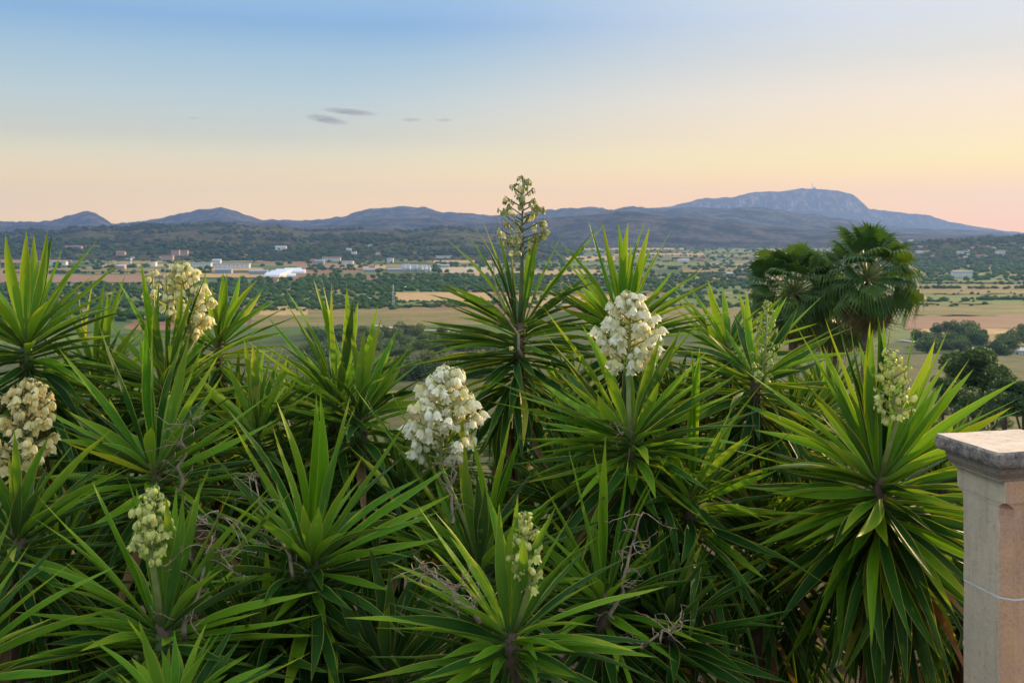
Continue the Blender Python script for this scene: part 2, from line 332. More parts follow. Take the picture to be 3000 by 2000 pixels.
O = {1: (0, 500), 2: (1000, 500), 3: (2000, 500), 4: (0, 1000), 5: (1000, 1000), 6: (2000, 1000), 7: (0, 1330), 8: (1000, 1330), 9: (2000, 1330)}
def src(c, x, y): return (O[c][0] + x / 2.34, O[c][1] + y / 2.34)
def yucca(label, c, cx, cy, d, L, tips, nfill=46, tilt=(0, 0), W=.0, group=None, deep=.3, seed=1, thmax=150, thmin=38, trunk=True, deadn=14, stem=.22, yellow=0):
    """c: which survey frame the head was measured in; tips: (frame, x, y) of the leaf tips seen in the photograph."""
    nfill = int(nfill * 1.75); r = random.Random(seed * 31 + 5); px, py = src(c, cx, cy) if c else (cx, cy)
    C = P(px, py, d); tilt = (tilt[0] + r.uniform(-.14, .14), tilt[1] + r.uniform(-.1, .1)); A = Vector((tilt[0], tilt[1], 1)).normalized()
    g = gz(C.x, C.y); root = empty('yucca', (C.x, C.y, g)); tag(root, label, 'yucca', group)
    W = W or L
    def base_for(v):
        th = math.acos(max(-1, min(1, v.normalized().dot(A)))); q = th / math.pi
        return C - A * stem * max(0, q - .38) * 1.5 + (v - v.dot(A) * A).normalized() * .018, th
    ang = []
    for i, (tc_, tx, ty) in enumerate(tips):
        sxp, syp = src(tc_, tx, ty); T0 = P(sxp, syp, d); p = (T0 - C).length
        if p > L * 1.3: pass
        off = math.sqrt(max(0, L * L - p * p)) if p < L else 0
        down = syp > py + 30
        if p < L * .6: off = min(off, L * .5)
        else: off = min(off, L * .55)
        sgn = 1 if sxp > 2730 else -1 if (down or r.random() < .5) else 1
        off *= sgn * r.uniform(.6, 1)
        T = P(sxp, syp, d + off); v = T - C; b, th = base_for(v); ang.append(v.normalized())
        short = v.length / L
        mt = LEAFD if r.random() < deep * .5 else (LEAFY if r.random() < yellow else LEAF)
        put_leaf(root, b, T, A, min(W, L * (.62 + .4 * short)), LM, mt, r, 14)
    for i in range(nfill):
        q = (i + .5) / nfill; th = R(thmin + (thmax - thmin) * q ** .85); ph = i * 2.39996 + r.uniform(-.2, .2)
        e1 = A.orthogonal().normalized(); e2 = A.cross(e1)
        th += r.gauss(0, .07); v = (A * math.cos(th) + (e1 * math.cos(ph) + e2 * math.sin(ph)) * math.sin(th)).normalized()
        ln = L * r.uniform(.66, 1.02) * (.8 if th < R(55) else 1)
        b, _ = base_for(v); b = b - A * stem * .5 * q
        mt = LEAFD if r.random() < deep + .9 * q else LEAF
        if q > .62 and r.random() < .07: mt = DEAD
        elif r.random() < .012: mt = LEAFY
        ms = LM if th < R(105) else (LD if r.random() < .85 else LK)
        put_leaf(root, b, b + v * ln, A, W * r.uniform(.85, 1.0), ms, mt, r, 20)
    for i in range(deadn):
        ph = r.random() * 6.28; th = R(r.uniform(150, 172)); b = C - A * (stem + r.uniform(.1, .35))
        v = Vector((math.sin(th) * math.cos(ph), math.sin(th) * math.sin(ph), math.cos(th)))
        put_leaf(root, b, b + v * L * r.uniform(.6, .9), A, W * .7, LD, DEAD, r, 30)
    if trunk:
        mb = MB(); top = C + A * .03 - root.location; bt = Vector((r.uniform(-.1, .1) - A.x * .5, r.uniform(-.1, .1), -.05)); k = 12; pts = []
        for i in range(k + 1):
            t = i / k; pts.append(bt.lerp(top, t) + Vector((math.sin(3 * t) * .03, 0, 0)) * (1 - t))
        mb.tube(pts, [(.06 - .036 * (i / k)) * (1 + (.12 if i % 2 else 0)) for i in range(k + 1)], 10)
        link('trunk', mb.me('trunk', True), root, BARK)
    mb = MB().tube([C - A * .16 - root.location, C - A * .05 - root.location, C + A * .02 - root.location], [.026, .028, .018], 9); link('leaf_base', mb.me('leaf_base', True), root, SHEATH)
    return root, C

yA, cA = yucca('lower left yucca with yellow-green buds and a big dried stalk on its right', 7, 1110, 1210, 3.3, .52,
 [(7,180,400),(7,255,285),(7,10,710),(7,530,910),(7,355,1015),(7,625,175),(7,825,30),(7,765,505),(7,925,215),(7,1140,280),(7,1075,170),(7,1210,205),(7,1258,270),(7,1380,180),(7,1450,50),(7,1590,235),(7,1905,165),(7,2010,245),(7,1865,250),(7,1695,770),(7,1490,1375),(7,870,1490),(7,2210,935),(7,2250,1085),(7,225,1365),(7,2165,1235),(7,20,1270),(7,350,1130),(7,1100,1560)], 50, seed=1, thmin=56)
yT, cT = yucca('yucca in the bottom left corner, only its long leaves reaching in from the left edge', 7, -380, 1500, 2.9, .6,
 [(7,350,745),(7,525,715),(7,915,1022),(7,470,1370),(7,75,400),(7,140,530),(7,250,1545),(7,30,900),(7,560,1475)], 30, seed=2)
yU, cU = yucca('yucca cut off by the bottom edge, upright leaf tips below the dried stalk', 7, 1170, 1830, 2.9, .42,
 [(7,868,1120),(7,955,1130),(7,1195,1200),(7,1420,1140),(7,1465,1215),(7,1715,1365),(7,1105,1330),(7,780,1480),(7,1225,1400),(7,2130,1355),(7,1560,1500),(7,1350,1560)], 34, seed=3, thmax=110)
yM, cM = yucca('yucca at the left edge bearing a faded yellowish flower cluster', 4, 120, 1330, 3.6, .5,
 [(4,100,600),(4,505,700),(4,600,745),(4,780,590),(4,870,850),(4,970,830),(4,620,1020),(4,455,1080),(4,60,790),(4,-60,820),(4,-180,760),(4,340,640),(4,800,840),(4,-250,1000),(7,715,930),(7,240,1210),(7,0,820),(7,-200,1300),(7,430,1000),(7,-150,700)], 50, seed=4, deep=.5)
yJ, cJ = yucca('tall flowerless yucca left of centre, long leaves fanned wide in front of the cream flowers', 4, 1060, 880, 4.2, .62,
 [(4,385,30),(4,670,-130),(4,945,-100),(4,1045,-220),(4,1000,-180),(4,150,385),(4,310,555),(4,430,455),(4,975,300),(4,1500,90),(4,1300,-50),(4,1420,-40),(4,1350,570),(4,1610,615),(4,780,590),(4,1235,20),(4,1600,840),(4,460,1085),(4,640,1110),(4,500,930),(4,1420,1190),(4,560,700)], 46, seed=5)
yB, cB = yucca('large flowerless broad-leaved yucca right of the budding lower left head', 4, 2140, 1500, 3.7, .62,
 [(4,1545,440),(4,1600,560),(4,1480,800),(4,1425,735),(4,1890,390),(4,1860,560),(4,2080,1110),(4,2165,360),(4,2195,330),(4,2405,355),(4,2460,385),(4,2800,530),(4,3105,835),(4,2495,770),(4,1590,1495),(4,3000,1492),(4,2695,1702),(4,2830,1250),(4,1900,1430),(7,2240,1170),(7,2210,935),(7,1860,1160),(7,2150,1540),(8,300,1480),(8,460,1530),(8,330,780)], 50, seed=6, W=.66)
yC, cC = yucca('bottom centre yucca with a narrow spike of yellowish buds and dark gaps under its leaves', 8, 1160, 1240, 3.2, .52,
 [(8,495,305),(8,590,335),(8,415,430),(8,735,550),(8,985,220),(8,1085,330),(8,1190,430),(8,1245,530),(8,1210,270),(8,1480,340),(8,1600,370),(8,1720,520),(8,1795,535),(8,2250,900),(8,1770,1180),(8,1345,1415),(8,450,1145),(8,220,1190),(8,0,1120),(8,530,1550),(8,670,1410),(8,1020,1600),(8,2200,1570),(8,410,905),(8,330,775),(8,1350,1570),(8,60,1555),(8,2140,1380),(8,1650,1540)], 46, seed=7, thmin=56)
yD, cD = yucca('flowerless yucca right of the bottom bud spike with a dried stalk hooked beside it', 8, 1800, 1000, 4.0, .58,
 [(8,1545,-82),(8,1325,80),(8,1720,-72),(8,1810,-132),(8,1980,-82),(8,2200,30),(8,2245,-10),(8,1895,750),(8,1540,860),(8,2360,545),(8,2560,760),(8,2640,930),(8,2600,1010),(8,2140,800),(8,1280,600),(8,1480,1080),(8,2480,1300),(8,1900,1500),(8,2300,1420)], 44, seed=8)
yP, cP = yucca('yucca in the middle under the conical white flower cluster', 8, 950, 780, 4.1, .6,
 [(8,845,-82),(8,825,-340),(8,870,-212),(8,480,-172),(8,930,130),(8,120,120),(8,640,180),(8,1230,-182),(8,1165,-270),(8,315,-470),(8,985,220),(8,1330,90),(8,1480,330),(8,170,-380),(8,20,300),(8,500,560),(8,-60,440),(8,1240,-150),(8,60,-500)], 46, seed=9, deep=.5)
yE, cE = yucca('yucca under the white right-hand flower cluster, one broad leaf hanging straight down', 5, 1990, 660, 4.4, .66,
 [(5,985,255),(5,980,405),(5,1330,-140),(5,1390,-230),(5,1640,-130),(5,1920,-80),(5,1990,190),(5,2190,-60),(5,2330,-90),(5,2520,720),(5,1140,655),(5,1180,785),(5,1480,860),(5,1380,600),(5,2000,1055),(5,2140,810),(5,2620,330),(5,2700,120),(5,1560,980),(5,2700,900),(5,2450,-130),(5,1210,850),(5,1130,990),(5,2420,1000)], 52, seed=10)
yF, cF = yucca('flowerless yucca between the white cluster and the big right-hand yucca, long leaf pointing up right', 6, 50, 1080, 4.4, .6,
 [(6,60,15),(6,155,-15),(6,120,20),(6,345,440),(6,365,490),(6,600,220),(6,835,555),(6,610,880),(6,350,1100),(6,440,1415),(6,-60,740),(6,90,1480),(6,-210,370),(6,-140,790),(6,-560,640),(6,-420,1180),(6,-330,1500),(6,640,1190),(6,240,1730),(6,590,1640),(6,-180,1560)], 46, seed=11, yellow=0)
yG, cG = yucca('biggest yucca, beside the stone pillar, with a hanging leaf skirt and small white buds', 6, 1350, 960, 4.5, .74,
 [(6,385,170),(6,765,215),(6,765,-130),(6,975,-160),(6,960,20),(6,1205,-10),(6,1140,-160),(6,1055,-150),(6,1280,-140),(6,1340,-170),(6,1375,-170),(6,1430,-120),(6,1415,90),(6,1600,-130),(6,1735,-20),(6,1820,-90),(6,1840,100),(6,1980,95),(6,2000,180),(6,2320,250),(6,2340,370),(6,2335,465),(6,2100,1000),(6,2050,1150),(6,2000,1330),(6,2000,1500),(6,320,735),(6,470,885),(6,480,1095),(6,765,1165),(6,505,1400),(6,795,1445),(6,460,1320),(6,510,475),(6,1135,1510),
  (9,580,960),(9,755,930),(9,950,995),(9,1275,1200),(9,1375,1260),(9,1425,1130),(9,1740,1010),(9,1490,515),(9,670,1470),(9,660,1570),(9,1130,1620),(9,1540,1600),(9,1000,1250),(9,1560,1330),(9,860,1250),(9,1840,1390),(9,1730,1600),(9,2050,1120),(9,450,720),(9,270,840),(9,200,545),(9,320,640),(9,1900,1300),(9,250,1250),(6,2150,880),(6,1300,-90),(6,880,-100)], 120, seed=12, stem=.34, thmin=58, thmax=160, deadn=16, yellow=0)
yH, cH = yucca('tall dark yucca standing above the others against the sky, greenish flower spike on top', 2, 1225, 1080, 5.4, .6,
 [(2,660,420),(2,810,355),(2,885,340),(2,965,330),(2,1060,310),(2,1150,320),(2,1335,420),(2,1415,300),(2,1555,350),(2,1760,370),(2,1820,355),(2,590,730),(2,600,770),(2,540,1025),(2,610,840),(2,450,1160),(2,440,1250),(2,420,1350),(2,660,1110),(2,950,1530),(2,1300,1405),(2,1270,1780),(2,1780,750),(2,1850,1050),(2,1800,1130),(2,500,1500),(2,480,1330),(2,560,1170),(2,600,1260),(2,640,1190),(2,1900,1300),(2,1830,1400),(2,1290,420)], 70, seed=13, deep=.75, stem=.38, thmin=62, thmax=140, deadn=26)
yI, cI = yucca('yucca with bare upright leaves standing behind the white right-hand cluster', 2, 1935, 1130, 5.5, .66,
 [(2,1690,330),(2,1785,340),(2,1895,350),(2,1965,345),(2,1845,540),(2,1980,500),(2,2080,330),(2,2115,370),(2,2130,510),(2,2290,365),(2,1410,490),(2,1500,480),(2,1585,620),(2,1470,790),(2,1180,735),(2,2565,575),(2,2585,735),(2,2480,680),(2,1250,1000),(2,2700,960)], 44, seed=14)
yK, cK = yucca('rear yucca on the left with a tall cream flower cluster among its leaves', 1, 1130, 1500, 5.1, .6,
 [(1,960,610),(1,1100,640),(1,1130,620),(1,1215,600),(1,1250,760),(1,1315,830),(1,1430,660),(1,780,700),(1,1390,690),(1,1060,930),(1,1905,870),(1,1830,1060),(1,1190,1110),(1,700,1000),(1,1230,1180),(1,640,1200)], 44, seed=15)
yS, cS = yucca('rear yucca just right of the cream cluster, thin upright tips against the woods', 1, 1500, 1180, 5.6, .55,
 [(1,1530,690),(1,1560,700),(1,1650,700),(1,1770,740),(1,1810,800),(1,1645,950),(1,1400,690),(1,1910,880),(1,1450,780),(1,1240,900),(1,1990,1100),(1,1100,1000)], 40, seed=16)
yL, cL = yucca('upper left yucca whose upright leaves rise above the hills', 1, 180, 1180, 4.8, .62,
 [(1,35,420),(1,183,405),(1,230,430),(1,328,405),(1,355,430),(1,430,520),(1,683,455),(1,820,630),(1,-60,740),(1,870,770),(1,-120,900),(1,-200,640),(1,-130,1100),(1,480,1420),(1,600,1480),(1,-80,1400),(1,720,860),(1,-250,1250),(1,560,1200)], 50, seed=17, deep=.5)
yV, cV = yucca('yellow-tinged yucca between the upper left head and the cream cluster', 1, 660, 1480, 5.3, .56,
 [(1,370,830),(1,720,740),(1,860,710),(1,870,780),(1,530,770),(1,645,720),(1,740,830),(1,350,1130),(1,1100,950),(1,980,1010),(1,800,760),(1,450,900)], 40, seed=18, yellow=.1)
yN, cN = yucca('small yucca left of centre with one bright yellow dying leaf', 4, 1760, 640, 4.8, .52,
 [(4,1555,120),(4,1670,-30),(4,1770,-10),(4,1810,30),(4,1885,20),(4,1950,20),(4,1980,80),(4,2050,230),(4,2220,210),(4,2140,590),(4,1370,260),(4,1350,230),(4,2210,520)], 40, seed=19)
yO, cO = yucca('yucca behind the white central cluster with tips against the dry fields', 1, 2310, 1580, 5.0, .62,
 [(1,1905,820),(1,1950,800),(1,1840,1010),(1,2145,730),(1,2205,730),(1,2275,760),(1,2380,770),(1,2190,1290),(1,2455,885),(1,1750,1160),(1,2420,880),(1,1720,1180)], 42, seed=20, yellow=.0)
yO2, cO2 = yucca('yucca left of the tall dark one, narrow leaves spreading over the green slope', 2, 130, 1690, 4.9, .6,
 [(2,258,890),(2,275,1010),(2,395,1070),(2,365,1260),(2,550,1100),(2,555,1300),(2,160,1080),(2,20,900),(2,-60,1250),(2,365,1100),(2,560,1480),(2,600,1620)], 36, seed=21)
yQ, cQ = yucca('yucca below the palms carrying a slender green bud spike', 3, 500, 1420, 5.1, .6,
 [(3,380,820),(3,440,815),(3,665,900),(3,715,860),(3,795,920),(3,965,850),(3,1180,1010),(3,550,980),(3,280,1060),(3,170,1120),(3,1000,1280),(3,60,1080),(3,-40,1300),(3,900,1450)], 46, seed=22, yellow=.12, thmin=56)
yR, cR = yucca('bright yucca in the gap between the white right-hand cluster and the green bud spike', 3, 310, 1220, 5.7, .58,
 [(3,40,780),(3,170,740),(3,170,810),(3,270,790),(3,370,970),(3,440,1140),(3,0,930),(3,60,1180),(3,-120,760),(3,-60,860),(3,-170,1010),(3,120,900)], 44, seed=23, yellow=.08)
E2 = [('shaded yucca low on the left between the faded cluster and the budding head', 150, 1750, 3.9), ('shaded yucca below the broad-leaved one near the bottom edge', 760, 1900, 3.6),
 ('shaded yucca in the dark hollow under the white central cluster', 1180, 1480, 4.9), ('shaded yucca at the bottom left of the narrow bud spike', 1130, 1960, 3.6),
 ('shaded yucca behind the head with the hooked dried stalk', 1680, 1480, 5.0), ('shaded yucca near the bottom edge right of the hooked dried stalk', 1960, 1830, 4.1),
 ('shaded yucca tucked left of the biggest yucca', 2230, 1560, 4.9), ('bright yucca crowded behind the biggest yucca on its left', 2330, 1270, 5.5),
 ('shaded yucca behind the broad-leaved one', 880, 1430, 4.9), ('shaded yucca behind the tall flowerless left one', 330, 1330, 5.2),
 ('yucca glimpsed in the gap left of the pillar under its cap', 2760, 1400, 5.4), ('shaded yucca beneath the bare upright one behind the white right-hand cluster', 1980, 1240, 5.7),
 ('shaded yucca right of the tall dark trunk', 1700, 1270, 6.0), ('shaded yucca behind the small one with the yellow leaf', 700, 1260, 5.6),
 ('shaded yucca under the upper left head', 60, 1290, 5.4), ('shaded yucca behind the stone pillar near the bottom', 2830, 1780, 5.0), ('dark yucca low behind the faded yellowish cluster', 260, 1560, 4.7)]
E2 += [('dim yucca deep behind the cream cluster on the left', 560, 1190, 6.6), ('dim yucca deep between the small yellow-leaved head and the left field view', 880, 1230, 6.4), ('dim yucca deep left of the tall dark trunk', 1290, 1330, 6.6),
 ('dim yucca deep right of the tall dark trunk, under the white right-hand cluster', 1660, 1180, 6.9), ('dim yucca deep between the bright gap yucca and the bud spike', 2120, 1230, 6.8), ('dim yucca deep below the palms', 2420, 1190, 6.9),
 ('dim yucca deep behind the hanging leaf of the white right-hand cluster yucca', 1860, 1420, 6.0), ('dim yucca deep under the far upper left head', 200, 1200, 6.4), ('dim yucca deep behind the lower centre buds', 1480, 1600, 5.4), ('dim yucca deep under the biggest yucca on its left', 2320, 1760, 5.2)]
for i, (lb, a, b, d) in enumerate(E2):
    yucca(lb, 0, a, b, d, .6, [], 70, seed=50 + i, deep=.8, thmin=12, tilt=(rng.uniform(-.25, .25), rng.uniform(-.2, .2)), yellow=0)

# flower spikes
def fspike(root, base, top, bot, hwpx, d, n, kind, size, seed, **k):
    spike(root, base, P(bot[0], bot[1], d), P(top[0], top[1], d), hwpx / F * d, n, kind, size, seed, **k)
fspike(yE, cE, (1848, 858), (1842, 1095), 100, 4.46, 215, 'open', .038, 1)
fspike(yP, cP, (1312, 1075), (1290, 1365), 120, 4.12, 240, 'open', .038, 2)
fspike(yK, cK, (527, 770), (566, 1000), 76, 5.15, 170, 'cream', .040, 3)
fspike(yM, cM, (95, 1110), (55, 1390), 104, 3.66, 215, 'aged', .032, 4)
fspike(yA, cA, (445, 1428), (447, 1650), 66, 3.2, 170, 'young', .027, 5)
fspike(yC, cC, (1536, 1505), (1548, 1725), 48, 3.08, 120, 'young', .025, 6)
fspike(yG, cG, (2609, 1022), (2626, 1240), 64, 4.36, 165, 'young', .030, 7)
fspike(yQ, cQ, (2250, 880), (2236, 1120), 42, 4.85, 150, 'green', .026, 8)
fspike(yH, cH, (1532, 520), (1530, 765), 80, 5.3, 165, 'olive', .034, 9, tops=.08)
spike(yV, cV, P(452, 950, 5.6), P(447, 790, 5.6), .06, 40, 'cream', .03, 10)
# dried stalks
twig(yA, P(*src(7, 1265, 1270), 3.28), P(*src(7, 1500, 390), 3.3), 1, 24, 1.15)
twig(yP, P(*src(5, 760, 1250), 3.95), P(*src(5, 800, 800), 4.0), 2, 12)
twig(yB, P(*src(7, 2010, 860), 3.55), P(*src(7, 1720, 120), 3.6), 3, 14, .9)
twig(yC, P(*src(8, 950, 1160), 3.1), P(*src(8, 520, 690), 3.15), 4, 18)
twig(yD, P(*src(8, 1865, 1130), 3.8), P(*src(8, 2070, 410), 3.8), 5, 18)
twig(yD, P(*src(8, 2050, 1330), 3.6), P(*src(8, 2345, 1160), 3.6), 6, 10)
twig(yH, P(*src(2, 1245, 1280), 5.1), P(*src(2, 1015, 660), 5.1), 7, 8, 1.1)
twig(yJ, P(*src(4, 1220, 1040), 4.0), P(*src(4, 1290, 500), 4.05), 8, 16)
twig(yE, P(*src(5, 1920, 640), 4.2), P(*src(5, 1850, 500), 4.2), 9, 6, .8)
put_leaf(yN, P(752, 1240, 4.75), P(*src(4, 1735, 5), 4.7), Vector((0, 0, 1)), .55, LM, LEAFY, rng)
put_leaf(yB, P(1160, 1490, 4.1), P(1015, 1300, 4.2), Vector((0, 0, 1)), .75, LM, LEAFY, rng)

# ---------------------------------------------------------------- ground
def ground_mat():
    m, n, l, b = newmat('ground_soil_and_fields'); t = n.new('ShaderNodeTexCoord'); ob = t.outputs['Object']
    sp = n.new('ShaderNodeSeparateXYZ'); l.new(ob, sp.inputs[0])
    mp = n.new('ShaderNodeMapping'); mp.inputs['Scale'].default_value = (1/190, 1/150, 0); mp.inputs['Rotation'].default_value = (0, 0, .35); l.new(ob, mp.inputs[0])
    wn = noise(n, l, .006, 3, ob); 
    va = n.new('ShaderNodeVectorMath'); va.operation = 'MULTIPLY_ADD'; l.new(wn.outputs['Color'], va.inputs[0]); va.inputs[1].default_value = (.5, .5, 0); l.new(mp.outputs[0], va.inputs[2])
    vo = n.new('ShaderNodeTexVoronoi'); vo.distance = 'MANHATTAN'; vo.inputs['Scale'].default_value = 1; l.new(va.outputs[0], vo.inputs['Vector'])
    sc = n.new('ShaderNodeSeparateColor'); l.new(vo.outputs['Color'], sc.inputs[0])
    rp = ramp_node(n, [(0, (.04, .08, .02, 1)), (.3, (.08, .14, .03, 1)), (.55, (.15, .19, .05, 1)), (.72, (.34, .24, .10, 1)), (.87, (.30, .15, .08, 1)), (1, (.42, .31, .15, 1))]); rp.color_ramp.interpolation = 'CONSTANT'
    l.new(sc.outputs[0], rp.inputs[0])
    mp2 = n.new('ShaderNodeMapping'); mp2.inputs['Scale'].default_value = (.012, .05, .02); l.new(ob, mp2.inputs[0]); fn = noise(n, l, 1, 5, mp2.outputs[0])
    plain = mixc(n, l, maprange(n, l, fn.outputs[0], .35, .65, 0, .5), rp.outputs[0], (.08, .085, .035, 1))
    n1 = noise(n, l, .09, 6, ob, .65); n2 = noise(n, l, 1.4, 5, ob, .7)
    sl = mixc(n, l, maprange(n, l, n1.outputs[0], .42, .6), (.115, .105, .04, 1), (.04, .07, .018, 1))
    sl = mixc(n, l, maprange(n, l, n2.outputs[0], .4, .7, 0, .5), sl, (.05, .06, .025, 1))
    c = mixc(n, l, maprange(n, l, sp.outputs[2], 1.5, 6), plain, sl)
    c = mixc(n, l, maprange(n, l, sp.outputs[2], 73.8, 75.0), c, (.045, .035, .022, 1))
    l.new(c, b.inputs['Base Color']); b.inputs['Roughness'].default_value = .95; b.inputs['Specular IOR Level'].default_value = .1
    bump(n, l, b, n2.outputs[0], .3, .4); return m
rings = [0.6 * (15500 / .6) ** (i / 209) for i in range(210)]
angs = [R(a) for a in list(np.linspace(-48, 48, 180)) + list(np.linspace(50, 310, 60))]
vs = [(0, 0, gz(0, 0))]; fs = []; na = len(angs)
for d in rings:
    for a in angs:
        x, y = d * math.sin(a), d * math.cos(a); zz = gz(x, y)
        if d > 900: zz += 1.5 * fbm(x, y, 900, 2, 9)
        vs.append((x, y, zz + (.04 * fbm(x, y, .8, 2, 1) if d < 12 else 0)))
for j in range(na): fs.append((0, 1 + (j + 1) % na, 1 + j))
for i in range(len(rings) - 1):
    for j in range(na):
        a, b_ = 1 + i*na + j, 1 + i*na + (j+1) % na; fs.append((a, b_, b_ + na, a + na))
g = link('ground', mesh('ground', vs, fs), None, ground_mat()); tag(g, kind='structure')
def plain_d(py): return EYE * F / (py - HY)
def PG(px, py, h=.5):
    d = plain_d(py); return ((px - CX) / F * d, d, h)

def field_mat(name, c1, c2, c3):
    m, n, l, b = newmat(name); t = n.new('ShaderNodeTexCoord'); mp = n.new('ShaderNodeMapping'); mp.inputs['Scale'].default_value = (.01, .035, 1); mp.inputs['Rotation'].default_value = (0, 0, .12); l.new(t.outputs['Object'], mp.inputs[0])
    a = noise(n, l, 1, 6, mp.outputs[0], .6); q = noise(n, l, .12, 5, t.outputs['Object'], .7)
    c = mixc(n, l, maprange(n, l, a.outputs[0], .36, .62), c1, c2); c = mixc(n, l, maprange(n, l, q.outputs[0], .5, .72, 0, .7), c, c3)
    l.new(c, b.inputs['Base Color']); b.inputs['Roughness'].default_value = .95; b.inputs['Specular IOR Level'].default_value = .05; return m
FM = {'tan': field_mat('dry_stubble', (.50, .33, .15, 1), (.40, .28, .12, 1), (.24, .19, .09, 1)),
      'pink': field_mat('ploughed_earth', (.33, .19, .12, 1), (.26, .16, .09, 1), (.19, .15, .07, 1)),
      'mixed': field_mat('fallow_meadow', (.15, .16, .05, 1), (.30, .20, .09, 1), (.07, .10, .03, 1)),
      'green': field_mat('green_crop', (.11, .17, .045, 1), (.19, .20, .06, 1), (.08, .12, .04, 1)),
      'pale': field_mat('pale_dry_ground', (.50, .40, .27, 1), (.42, .31, .18, 1), (.30, .24, .13, 1))}
rf = random.Random(5)
fields = [(870,1040,773,786,'pink'),(560,770,785,793,'tan'),(480,830,802,813,'tan'),(1195,1290,738,752,'pink'),(1270,1440,763,771,'tan'),(1290,1470,783,801,'pale'),(1390,1520,801,813,'tan'),
 (1155,1440,857,884,'tan'),(1040,1440,903,966,'mixed'),(735,1010,906,964,'mixed'),(760,900,898,925,'tan'),(2660,3100,833,862,'mixed'),(2665,3120,864,892,'green'),(2660,3140,893,926,'mixed'),(2655,3160,926,968,'pink'),(2700,3180,966,982,'tan'),
 (1950,2200,862,896,'green'),(1940,2220,899,962,'mixed'),(1500,2010,715,722,'green'),(1480,2000,726,732,'tan'),(1560,1800,751,764,'tan'),(1600,2150,770,780,'green'),(1500,1760,790,806,'tan'),(0,210,756,772,'pink'),(-60,420,806,830,'pink'),
 (300,520,775,783,'tan'),(40,420,788,797,'mixed'),(1000,1130,777,789,'tan'),(1110,1250,753,763,'green'),(2000,2200,733,741,'green'),(2000,2160,787,799,'mixed'),(2700,2950,820,829,'green'),(1800,2060,742,749,'tan'),(1700,1960,812,826,'mixed'),(1500,1900,836,860,'green'),(1480,1900,870,900,'tan'),(2150,2440,747,754,'mixed'),(1130,1290,886,898,'green')]
for i, (x0, x1, y0, y1, k) in enumerate(fields):
    w_ = (x1 - x0); nx = 14; top = []; bot = []; h = .45 + .02 * i
    for q in range(nx + 1):
        t = q / nx; a = (y1 - y0) * .12
        top.append(PG(x0 + w_ * t + a, y0 + a * rf.uniform(-.5, .7), h)); bot.append(PG(x0 + w_ * (t * 1.02 - .01), y1 + a * rf.uniform(-.7, .5), h))
    v = bot + top; f = [(q, q + 1, nx + 2 + q, nx + 1 + q) for q in range(nx)]
    tag(link('field', mesh('field', v, f, False), None, FM[k]), kind='structure')
def ribbon(name, pts, wd, mat, lift=.35):
    v = []; f = []
    for i, p in enumerate(pts):
        t = (pts[min(i+1, len(pts)-1)] - pts[max(i-1, 0)]); s = Vector((-t.y, t.x, 0)).normalized() * wd / 2
        for q in (p - s, p + s): v.append((q.x, q.y, max(gz(q.x, q.y), .9) + lift))
        if i: f.append((2*i-2, 2*i-1, 2*i+1, 2*i))
    tag(link(name, mesh(name, v, f), None, mat), kind='structure')
TRK = simple('pale_gravel', (.52, .47, .40, 1), (.40, .35, .28, 1), .3, .95)
def hits(l): return [hit(*p) for p in l]
ribbon('track', hits([(1100, 959), (1141, 963), (1180, 969), (1215, 973), (1250, 973), (1290, 972), (1340, 976)]), 7, TRK, .6)
ribbon('track', hits([(2640, 1000), (2680, 1008), (2720, 1014), (2780, 1018), (2860, 1022)]), 6, TRK, .6)

# ---------------------------------------------------------------- hills
def hill_mat(name, c1, c2, c3, rock, sc=1.):
    m, n, l, b = newmat(name); t = n.new('ShaderNodeTexCoord'); ob = t.outputs['Object']
    a = noise(n, l, .004 * sc, 8, ob, .62); q = noise(n, l, .02 * sc, 6, ob, .7)
    c = mixc(n, l, maprange(n, l, a.outputs[0], .4, .6), c1, c2); c = mixc(n, l, maprange(n, l, q.outputs[0], .50, .62, 0, .85), c, c3)
    if rock:
        geo = n.new('ShaderNodeNewGeometry'); sn = n.new('ShaderNodeSeparateXYZ'); l.new(geo.outputs['Normal'], sn.inputs[0])
        mp = n.new('ShaderNodeMapping'); mp.inputs['Scale'].default_value = (.012, .012, .006); l.new(ob, mp.inputs[0]); rk = noise(n, l, 1, 6, mp.outputs[0], .7)
        rc = mixc(n, l, maprange(n, l, rk.outputs[0], .48, .68), (.05, .045, .04, 1), (.50, .30, .22, 1))
        c = mixc(n, l, maprange(n, l, sn.outputs[2], .90, .72), c, rc)
    l.new(c, b.inputs['Base Color']); b.inputs['Roughness'].default_value = 1; b.inputs['Specular IOR Level'].default_value = 0
    hq = noise(n, l, .009 * sc, 8, ob, .7); bump(n, l, b, hq.outputs[0], 110 / sc, 1)
    return m
HM_far = hill_mat('far_hill_scrub', (.018, .03, .02, 1), (.15, .12, .085, 1), (.008, .014, .008, 1), False, 1.6)
HM_near = hill_mat('near_hill_scrub', (.022, .045, .018, 1), (.12, .125, .05, 1), (.28, .19, .10, 1), False, 2.2)
HM_rock = hill_mat('mountain_rock', (.03, .034, .026, 1), (.10, .075, .06, 1), (.02, .025, .018, 1), True, 1)
from mathutils.bvhtree import BVHTree
BV = []
def hill_hit(px, py):
    o = Vector((0, 0, EYE)); dr = (P(px, py, 1000.) - o).normalized(); best = None
    for b in BV:
        h = b.ray_cast(o, dr)
        if h[0] is not None and (best is None or h[3] < best[1]): best = (h[0], h[3])
    if best and (py <= HY + 12 or best[0].y < plain_d(py)): return best[0]
    return None
